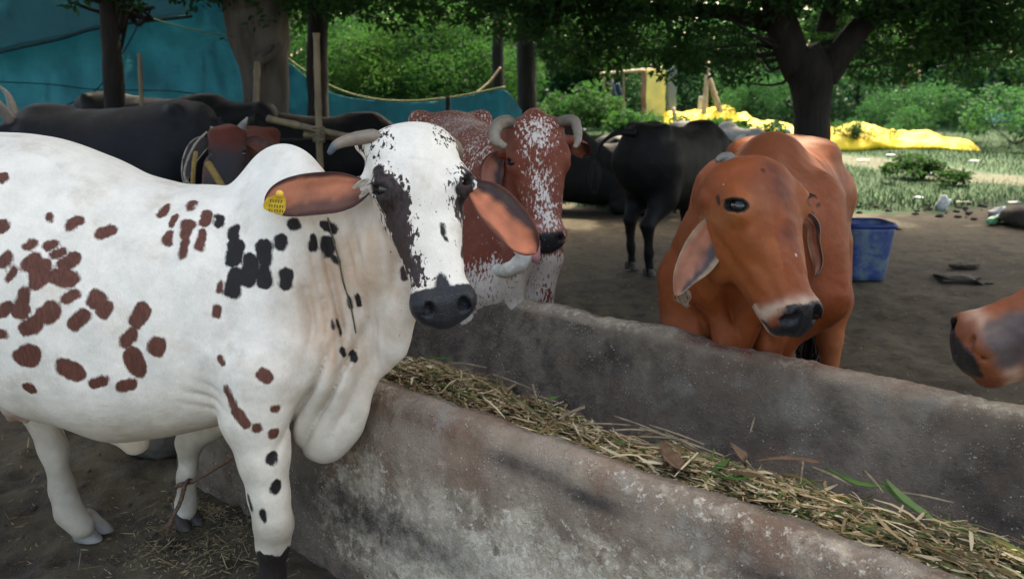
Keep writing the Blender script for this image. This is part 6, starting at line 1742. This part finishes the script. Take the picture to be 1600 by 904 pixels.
def build_canes():
    # upright cane near the pole rails
    r = empty('bamboo_post', 'pale bamboo post standing right of the thick pale trunk', 'post', 'bamboo poles in the yard', tuple(drop(P(497, 330, 6.6), 0)))
    link('cane', cane(MB(), drop(P(499, 330, 6.6)), P(494, 52, 6.7), .030, .026).mesh('cane'), M_bamboo, r); lashing(r, P(498, 208, 6.55), .045, .08); lashing(r, P(498, 216, 6.55), .045, .05)
    one_cane('bamboo_pole', 'bamboo cane leaning on the thick pale trunk', 'pole', drop(P(372, 300, 7.3)), P(402, 96, 7.52), .030, .030, M_bamboo, 'bamboo poles in the yard', bendv=(.02, 0, 0))
    one_cane('bamboo_rail', 'upper bamboo rail tied across the post right of the thick trunk', 'rail', P(420, 186, 6.9), P(580, 222, 6.45), .030, .026, M_bamboo, 'bamboo rails')
    one_cane('bamboo_rail', 'lower bamboo rail, shorter, just under the upper one', 'rail', P(476, 211, 6.75), P(600, 221, 6.6), .026, .022, M_bamboo, 'bamboo rails')
    one_cane('bamboo_rail', 'thin dark rail below the two bamboo rails', 'rail', P(410, 220, 6.9), P(560, 219, 6.8), .018, .018, M_bark_dark, 'bamboo rails')
    one_cane('bamboo_rail', 'bamboo rail on the left between the hidden buffalo and the haltered cow', 'rail', P(195, 152, 8.0), P(348, 176, 7.9), .028, .024, M_bamboo, 'bamboo rails')
    one_cane('stick', 'thin upright stick behind the slate black buffalo', 'stick', drop(P(214, 260, 7.15)), P(218, 83, 7.1), .020, .018, M_bamboo, 'bamboo poles in the yard')
    # log in the shade
    v, f = tube(spline([P(860, 188, 7.6), P(905, 215, 7.5), P(950, 250, 7.3), P(1005, 290, 7.1), P(1040, 326, 6.9)], 30), [.05, .07, .08, .085, .06], 10, rough=.14, rscale=6)
    rt = empty('log', 'dark branch leaning down in the shade beside the standing black cow', 'branch', None, tuple(drop(P(1005, 330, 7), 0)))
    link('stem', MB().add(v, f).mesh('stem'), M_bark_dark, rt)
    for a, b in (((905, 215, 7.5), (880, 250, 7.6)), ((950, 250, 7.3), (985, 240, 7.4)), ((930, 235, 7.4), (915, 275, 7.3))):
        v, f = tube(spline([P(*a), (P(*a)+P(*b))/2+[.02, 0, .02], P(*b)], 8), [.03, .02, .01], 6, rough=.1); link('side_branch', MB().add(v, f).mesh('side_branch'), M_bark_dark, rt)
    # far frame of sticks
    r = empty('stick_rack', 'crooked frame of bamboo sticks left of the yellow pillar', 'frame', None, tuple(drop(P(975, 200, 22), 0)))
    for a, b, w, nm in [((943, 192), (944, 115), .045, 'post'), ((975, 190), (974, 112), .04, 'post'), ((938, 116), (1036, 107), .05, 'crossbar'), ((952, 190), (956, 118), .025, 'post')]:
        A = P(*a, 22.2); 
        if nm == 'post': A = drop(P(a[0], a[1], 22.2))
        link(nm, cane(MB(), A, P(*b, 22.2), w, w*.8).mesh(nm), M_bamboo_pale if nm == 'crossbar' else M_bamboo, r)
    mb = MB(); v, f = tube(spline([P(955, 125, 22.4), P(962, 150, 22.4), P(978, 175, 22.3), P(1000, 180, 22.3)], 16), .10, 8, flat=.5, rough=.3); mb.add(v, f)
    v, f = tube(spline([P(965, 130, 22.5), P(970, 160, 22.5), P(962, 185, 22.4)], 12), .12, 8, flat=.5, rough=.3); mb.add(v, f)
    link('hanging_cloth', mb.mesh('hanging_cloth'), simple_mat('cloth_blue_grey', (.05, .09, .13), (.03, .05, .07), 5, .9, .5, .03), r)
    def slab(name, x0, x1, y0, y1, Y, d, mat, lab, cat, group=None, lean=0):
        a, b, c, e = P(x0, y1, Y), P(x1, y1, Y), P(x1+lean, y0, Y), P(x0+lean, y0, Y)
        a[2] = b[2] = -.1
        n = 9; V = []; 
        for i in range(n):
            t = i/(n-1); l = a+(e-a)*t; r_ = b+(c-b)*t; w = .012*math.sin(i*2.1)
            V += [l+[w, 0, 0], r_+[w*.6, 0, 0], r_+[w*.6, d, 0], l+[w, d, 0]]
        Fc = [(i*4+j, i*4+(j+1) % 4, (i+1)*4+(j+1) % 4, (i+1)*4+j) for i in range(n-1) for j in range(4)]+[(3, 2, 1, 0), tuple((n-1)*4+j for j in range(4))]
        o = link(name, mk_mesh(name, V, Fc, False), mat); bv = o.modifiers.new('bevel', 'BEVEL'); bv.width = .015; bv.segments = 2; bv.limit_method = 'ANGLE'
        return tag(o, lab, cat, group)
    M_yp = simple_mat('pillar_paint_yellow', (.72, .62, .17), (.52, .46, .15), 2.2, .8, .6, .02, 12)
    slab('pillar', 1010, 1040, 109, 200, 21.6, .35, M_yp, 'yellow painted pillar with a stained top in the far sun', 'pillar')
    slab('pillar_edge', 1005, 1010.5, 110, 200, 21.62, .3, simple_mat('pillar_edge_red', (.28, .13, .07), None, 6, .8, .4), 'rusty red board against the left side of the yellow pillar', 'board')
    slab('pillar', 1044, 1056, 104, 190, 21.9, .25, simple_mat('pillar_blue_grey', (.10, .14, .18), (.06, .085, .11), 3, .8, .5, .02), 'blue grey post right of the yellow pillar', 'pillar', lean=2)
    one_cane('plank', 'short pale stake leaning at the foot of the blue grey post', 'stake', drop(P(1062, 205, 20.5)), P(1052, 168, 20.8), .06, .05, M_bamboo_pale, 'wooden stakes in the far sun')
    r = empty('tripod', 'three pale sticks propped together over the first yellow sheet', 'stick tripod', None, tuple(drop(P(1105, 200, 21), 0)))
    top = P(1108, 98, 21.0)
    for a, w in (((1098, 178), .075), ((1146, 178), .085), ((1102, 182), .05)):
        A = drop(P(a[0], a[1], 21.0 if w != .05 else 21.9)); tp = P(1106, 116, 21) if w == .085 else P(1107, 97, 21)
        link('leg', cane(MB(), A, tp, w, w*.75).mesh('leg'), M_bamboo_pale, r)
    one_cane('stake', 'short white stake beside the stick tripod', 'stake', drop(P(1092, 182, 21.4)), P(1095, 150, 21.4), .07, .05, simple_mat('stake_white', (.5, .5, .45), (.35, .35, .3), 5, .8, .4), 'wooden stakes in the far sun')
def build_tarps():
    M_tarp = cloth_mat('yellow_sheet_cloth', (.72, .50, .03), (.76, .56, .05), .15, rough=.6)
    def heap(outline_top, outline_bot, Y, depth, label, seed, nx=110, ny=34):
        top = np.array(outline_top, float); bot = np.array(outline_bot, float)
        u = np.linspace(0, 1, nx)
        tx = np.interp(u, np.linspace(0, 1, len(top)), top[:, 0]); ty = spl1(np.linspace(0, 1, len(top)), top[:, 1:2], u)[:, 0]
        by = np.interp(tx, bot[:, 0], bot[:, 1])
        V = []; 
        for i in range(nx):
            a = P(tx[i], by[i], Y); zt = P(tx[i], ty[i], Y+depth*.5)[2]; g = float(ground_h(a[:1], a[1:2])[0]); h = max(zt-g, .02)
            for j in range(ny):
                v = j/(ny-1); prof = math.sin(math.pi*min(v*1.25, 1)*.5)**.7 if v < .8 else math.cos((v-.8)/.2*math.pi/2)
                V.append([a[0]*(1+.5*depth*v/Y), Y+depth*v, g+.005+h*prof*(1 if 0 < i < nx-1 else .1)])
        V = np.array(V)
        q = V*[1, 1, 0]
        hfac = np.clip((V[:, 2]-.0)/.3, 0, 1)
        V[:, 2] += (.07*fbm(q, 1.8, 3, seed)+.028*(1-np.abs(vnoise(q*[1, .6, 1], 3.6, seed+3))*2)+.010*fbm(q, 12, 2, seed+5))*hfac
        V[:, 1] += .06*fbm(q+[0, 0, 3], 3.5, 3, seed+9)
        i = np.arange((nx-1)*(ny-1)); a = (i//(ny-1))*ny+i % (ny-1)
        Q = np.stack([a, a+ny, a+ny+1, a+1], 1)
        o = link('tarpaulin', mk_mesh('tarpaulin', V, Q), M_tarp); so = o.modifiers.new('thick', 'SOLIDIFY'); so.thickness = .012
        return tag(o, label, 'tarpaulin', 'yellow sheets spread in the sun')
    heap([(1290, 222), (1310, 207), (1335, 200), (1375, 197), (1395, 199), (1412, 204), (1440, 204), (1470, 208), (1490, 217), (1510, 219), (1538, 223)],
         [(1290, 214), (1320, 226), (1400, 231), (1440, 234), (1480, 238), (1510, 238), (1540, 229)], 17.2, 1.5, 'largest yellow sheet, bright and rumpled, right of the forked trunk', 101)
    heap([(1036, 190), (1048, 182), (1080, 178), (1110, 173), (1140, 171), (1158, 176)], [(1036, 194), (1080, 190), (1120, 186), (1158, 184)], 20.3, 1.6, 'yellow sheet folded over a low mound under the stick tripod', 102, 70, 26)
    heap([(1160, 184), (1175, 183), (1190, 189), (1205, 193), (1232, 190), (1250, 196)], [(1160, 192), (1190, 204), (1215, 210), (1250, 208)], 18.8, 1.4, 'crumpled yellow sheet left of the forked trunk, above the white calf', 103, 60, 26)
    heap([(1288, 212), (1300, 208), (1318, 204), (1330, 209)], [(1288, 216), (1312, 219), (1330, 218)], 17.9, .8, 'small yellow end of sheet just right of the forked trunk', 104, 30, 18)
    # grassy mound under the first sheet
    M_rag = simple_mat('rag_blue_dark', (.02, .03, .07), (.04, .05, .09), 8, .9, .5, .02)
    F = Field(); c = P(1226, 200, 17.9); c[2] = .35
    F.ell(c, (.16, .14, .12), k=.05); F.ell(c+[.1, 0, -.06], (.12, .12, .08), k=.05); V, Q = F.mesh(.03, smooth=1); V += (.03*fbm(V, 7, 3, 5))[:, None]
    V[:, 2] -= .0
    tag(link('cloth_bundle', mk_mesh('cloth_bundle', V, Q), M_rag), 'dark blue bundle lying on the yellow sheet left of the forked trunk', 'bundle')
def build_tub():
    root = empty('tub', 'tall faded blue plastic tub behind the orange cow', 'tub', None, tuple(G(1352, 436)))
    m, nt, b = new_mat('tub_plastic_blue'); w = NT(nt)
    col = w.mix(w.ramp(w.noise(5, 6, .7, dist=.5), .42, .62), (.014, .040, .15), (.09, .13, .16))
    col = w.mix(w.ramp(w.noise(26, 5, .7), .5, .7, 0, .6), col, (.16, .16, .13))
    w.put(b.inputs['Base Color'], col); b.inputs['Roughness'].default_value = .5; w.put(b.inputs['Normal'], w.bump(w.noise(30, 4, .6), .3, .005))
    c = G(1346, 431); c[2] = float(ground_h(c[:1], c[1:2])[0])+.005
    n = 40
    def squircle(r, z, ox=0):
        r = r*.86
        a = np.linspace(0, 2*math.pi, n, endpoint=False); ca, sa = np.cos(a), np.sin(a); k = (np.abs(ca)**5+np.abs(sa)**5)**(-1/5)
        return np.stack([c[0]+r*k*ca, c[1]+r*.92*k*sa, np.full(n, c[2]+z)], 1)
    rows = [squircle(.155, 0), squircle(.168, .01), squircle(.172, .05), squircle(.183, .2), squircle(.196, .38), squircle(.20, .425), squircle(.192, .425), squircle(.180, .2), squircle(.165, .04), squircle(.05, .035)]
    V = np.vstack(rows); Fc = [(i*n+j, i*n+(j+1) % n, (i+1)*n+(j+1) % n, (i+1)*n+j) for i in range(len(rows)-1) for j in range(n)]+[tuple(range(n-1, -1, -1)), tuple((len(rows)-1)*n+j for j in range(n))]
    link('body', mk_mesh('body', V, Fc), m, root)
    rows = [squircle(.200, .405), squircle(.214, .408), squircle(.216, .428), squircle(.206, .440), squircle(.190, .436), squircle(.190, .426)]
    V = np.vstack(rows); Fc = [(i*n+j, i*n+(j+1) % n, (i+1)*n+(j+1) % n, (i+1)*n+j) for i in range(len(rows)-1) for j in range(n)]+[(5*n+(j+1) % n, 5*n+j, j, (j+1) % n) for j in range(n)]
    link('rim', mk_mesh('rim', V, Fc), simple_mat('tub_rim_blue', (.008, .026, .15), (.012, .035, .13), 12, .45, .2), root)
def blob(name, label, cat, c, r, mat, seed, group=None, rough=.45, z0=None):
    c = np.array(c, float); g = float(ground_h(c[:1], c[1:2])[0]) if z0 is None else z0
    V, Fc = uv_sphere(1, 18, 12); V = V*r; V *= (1+rough*fbm(V/np.max(r), 2.2, 3, seed))[:, None]; V += [c[0], c[1], g+r[2]*.75]
    V[:, 2] = np.maximum(V[:, 2], g-.01)
    return tag(link(name, mk_mesh(name, V, Fc), mat), label, cat, group)
def build_litter():
    M_bag = simple_mat('bag_plastic_white', (.62, .62, .60), (.45, .46, .46), 14, .5, .6, .02, 26)
    M_paper = simple_mat('litter_pale', (.60, .60, .50), (.45, .46, .36), 14, .7, .6, .02, 26)
    for i, (px, py, sx, sz, lab, m) in enumerate([(1472, 328, .07, .085, 'round white crumpled bag on the dark edge of the dirt, beyond the orange cow', M_bag), (1557, 338, .09, .06, 'pale crumpled bag above the green bottle', M_bag),
             (1448, 276, .10, .045, 'small white scrap under the low shrub', M_bag), (1350, 255, .11, .012, 'flat pale yellow scrap in the grass beside the orange cow', M_paper), (1392, 250, .13, .03, 'flat white plastic piece with dark mark at the path edge', M_bag),
             (1520, 260, .10, .015, 'flat white scrap at the far end of the footpath', M_bag), (1582, 318, .07, .015, 'white scrap at the right edge on the border of the grass', M_bag), (1505, 316, .10, .006, 'thin white strip lying where grass meets dirt', M_paper),
             (1435, 311, .06, .02, 'tiny white scrap left of the round white bag', M_bag), (915, 215, .30, .04, 'long pale slab lying beyond the black buffaloes', simple_mat('slab_pale', (.38, .40, .40), (.25, .27, .27), 6, .8, .5)), (1008, 190, .10, .08, 'white scrap in the weeds left of the yellow pillar', M_bag),
             (880, 316, .05, .02, 'pale chip on the dirt by the lying buffaloes', M_bag), (1100, 302, .07, .03, 'pale chip under the standing black cow', M_bag)]):
        c = G(px, py); r = (sx, sx*.8, sz); blob('litter', lab, 'litter', c, r, m, 200+i, 'scraps of litter')
    # green bottle
    root = empty('bottle', 'green plastic bottle lying at the right edge on the dark dirt', 'bottle', None, tuple(G(1560, 352)))
    m, nt, b = new_mat('bottle_green'); b.inputs['Base Color'].default_value = (.12, .42, .22, 1); b.inputs['Roughness'].default_value = .25; b.inputs['Transmission Weight'].default_value = .3
    a, e = G(1543, 353)+[0, 0, .045], G(1574, 344)+[0, 0, .06]
    v, f = tube(np.linspace(a, e, 16), [.025, .042, .043, .038, .043, .043, .043, .036, .018, .016], 14); link('body', MB().add(v, f).mesh('body'), m, root)
    v, f = tube(np.linspace(e, e+(e-a)*.08, 4), .02, 12); link('cap', MB().add(v, f).mesh('cap'), simple_mat('bottle_cap', (.5, .6, .5), None, 5, .4, 0), root)
    # dung heaps
    M_dung = simple_mat('dung', (.026, .021, .017), (.045, .036, .027), 9, .8, .9, .015)
    for i, (px, py, sx, sz, lab) in enumerate([(1497, 434, .16, .03, 'dark dung pat on the dirt right of the blue tub, largest of three'), (1505, 415, .08, .03, 'smaller dung pat behind the largest one'), (1538, 440, .06, .02, 'smallest dung pat, right of the largest one'), (1400, 358, .07, .03, 'dark clod just behind the blue tub')]):
        blob('dung', lab, 'dung pat', G(px, py), (sx, sx*.75, sz*.55), M_dung, 230+i, 'dung pats', .9)
    # dark debris ridge between dirt and grass
    M_deb = simple_mat('debris_dark', (.030, .027, .024), (.055, .05, .045), 9, .9, .9, .03)
    rg = np.random.default_rng(4); mb = MB()
    for i in range(60):
        px = rg.uniform(1330, 1640); y = 9.35+.35*rg.normal()
        x = (px-800)/FPX*(y*.968+.35); r = rg.uniform(.012, .034); v, f = uv_sphere(r, 7, 5); v = v*[1.4, 1, .6]+rg.normal(0, r*.15, v.shape)+[x, y, float(ground_h(np.array([x]), np.array([y]))[0])+.01]; mb.add(v, f)
    tag(link('debris', mb.mesh('debris'), M_deb), 'low dark band of clods and trash between the dirt and the grass', 'debris', kind='stuff')
    c = G(1592, 365); blob('earth_mound', 'black low mound at the right edge behind the green bottle', 'mound', c+[.46, .45, 0], (.34, .3, .14), M_dung, 240, None, .35)
    # scrap of blue green net on the far shrubs
    root = empty('net_scrap', 'scrap of blue green net caught on the shrubs at the far right', 'net', None, tuple(P(1560, 230, 20)*[1, 1, 0]))
    sheet('net_sheet', M_net, root, [(1528, 182), (1550, 178), (1575, 176), (1598, 180)], [(1535, 190), (1555, 192), (1575, 190), (1598, 188)], (19.6, 19.6), (19.4, 19.4), 40, 12, .06, 9)
def build_shrubs():
    shrub('low dark leafy shrub in the grass, left one of two, by the path', G(1440, 283), (.42, .24), 1500, M_leaf_dark, .075, 1)
    shrub('smaller dark shrub in the grass, right of the bigger one', G(1492, 292), (.30, .16), 800, M_leaf_dark, .065, 2)
    shrub('thin grassy weed growing between the orange cow and the largest yellow sheet', G(1338, 238), (.40, .45), 1500, M_leaf_soft, .10, 3, aspect=.18)
    shrub('broad leaved weed on the mound in front of the first yellow sheet', P(1130, 222, 17.5)*[1, 1, 0], (.65, .42), 1900, M_leaf_mid, .14, 4)
    shrub('weed clump at the foot of the yellow pillar', P(1000, 214, 19.5)*[1, 1, 0], (1.0, .55), 2600, M_leaf_mid, .12, 5)
    shrub('bush left of the stick frame', P(905, 216, 19.5)*[1, 1, 0], (1.1, .9), 3200, M_leaf_mid, .12, 6)
    shrub('grassy clump right of the stick tripod', P(1190, 205, 21.8)*[1, 1, 0], (1.0, 1.1), 3000, M_leaf_soft, .14, 7, aspect=.2)
    shrub('rounded bush at the right end of the largest yellow sheet', P(1585, 236, 18.5)*[1, 1, 0], (1.3, .9), 4200, M_leaf_soft, .12, 8)
    shrub('tall weed behind the middle of the largest yellow sheet', P(1420, 222, 20.3)*[1, 1, 0], (1.4, .9), 4200, M_leaf_soft, .13, 9, aspect=.25)

def build_haze():
    V = [(x, y, z) for x in (-95, 95) for y in (-34, 215) for z in (-1.2, 13.5)]
    o = link('haze', mk_mesh('haze', V, [(0, 1, 3, 2), (4, 6, 7, 5), (0, 4, 5, 1), (2, 3, 7, 6), (0, 2, 6, 4), (1, 5, 7, 3)], False))
    m = bpy.data.materials.new('haze_air'); m.use_nodes = True; nt = m.node_tree; nt.nodes.clear()
    out = nt.nodes.new('ShaderNodeOutputMaterial'); v = nt.nodes.new('ShaderNodeVolumePrincipled')
    v.inputs['Color'].default_value = (.90, .97, 1, 1); v.inputs['Density'].default_value = .0007; v.inputs['Anisotropy'].default_value = .3
    nt.links.new(v.outputs[0], out.inputs['Volume']); o.data.materials.append(m)
    tag(o, 'thin pale haze in the air of the yard', 'haze', kind='stuff')
# ================================================================ assembly
build_ground()
build_forest()
build_trees()
build_canopy()
build_trough()
build_net()
white_cow(); orange_cow(); roan_cow(); right_cow(); herd()
build_fodder(); build_canes(); build_tarps(); build_tub(); build_shrubs(); build_grass()
build_litter_straw(); build_rubble(); build_litter()
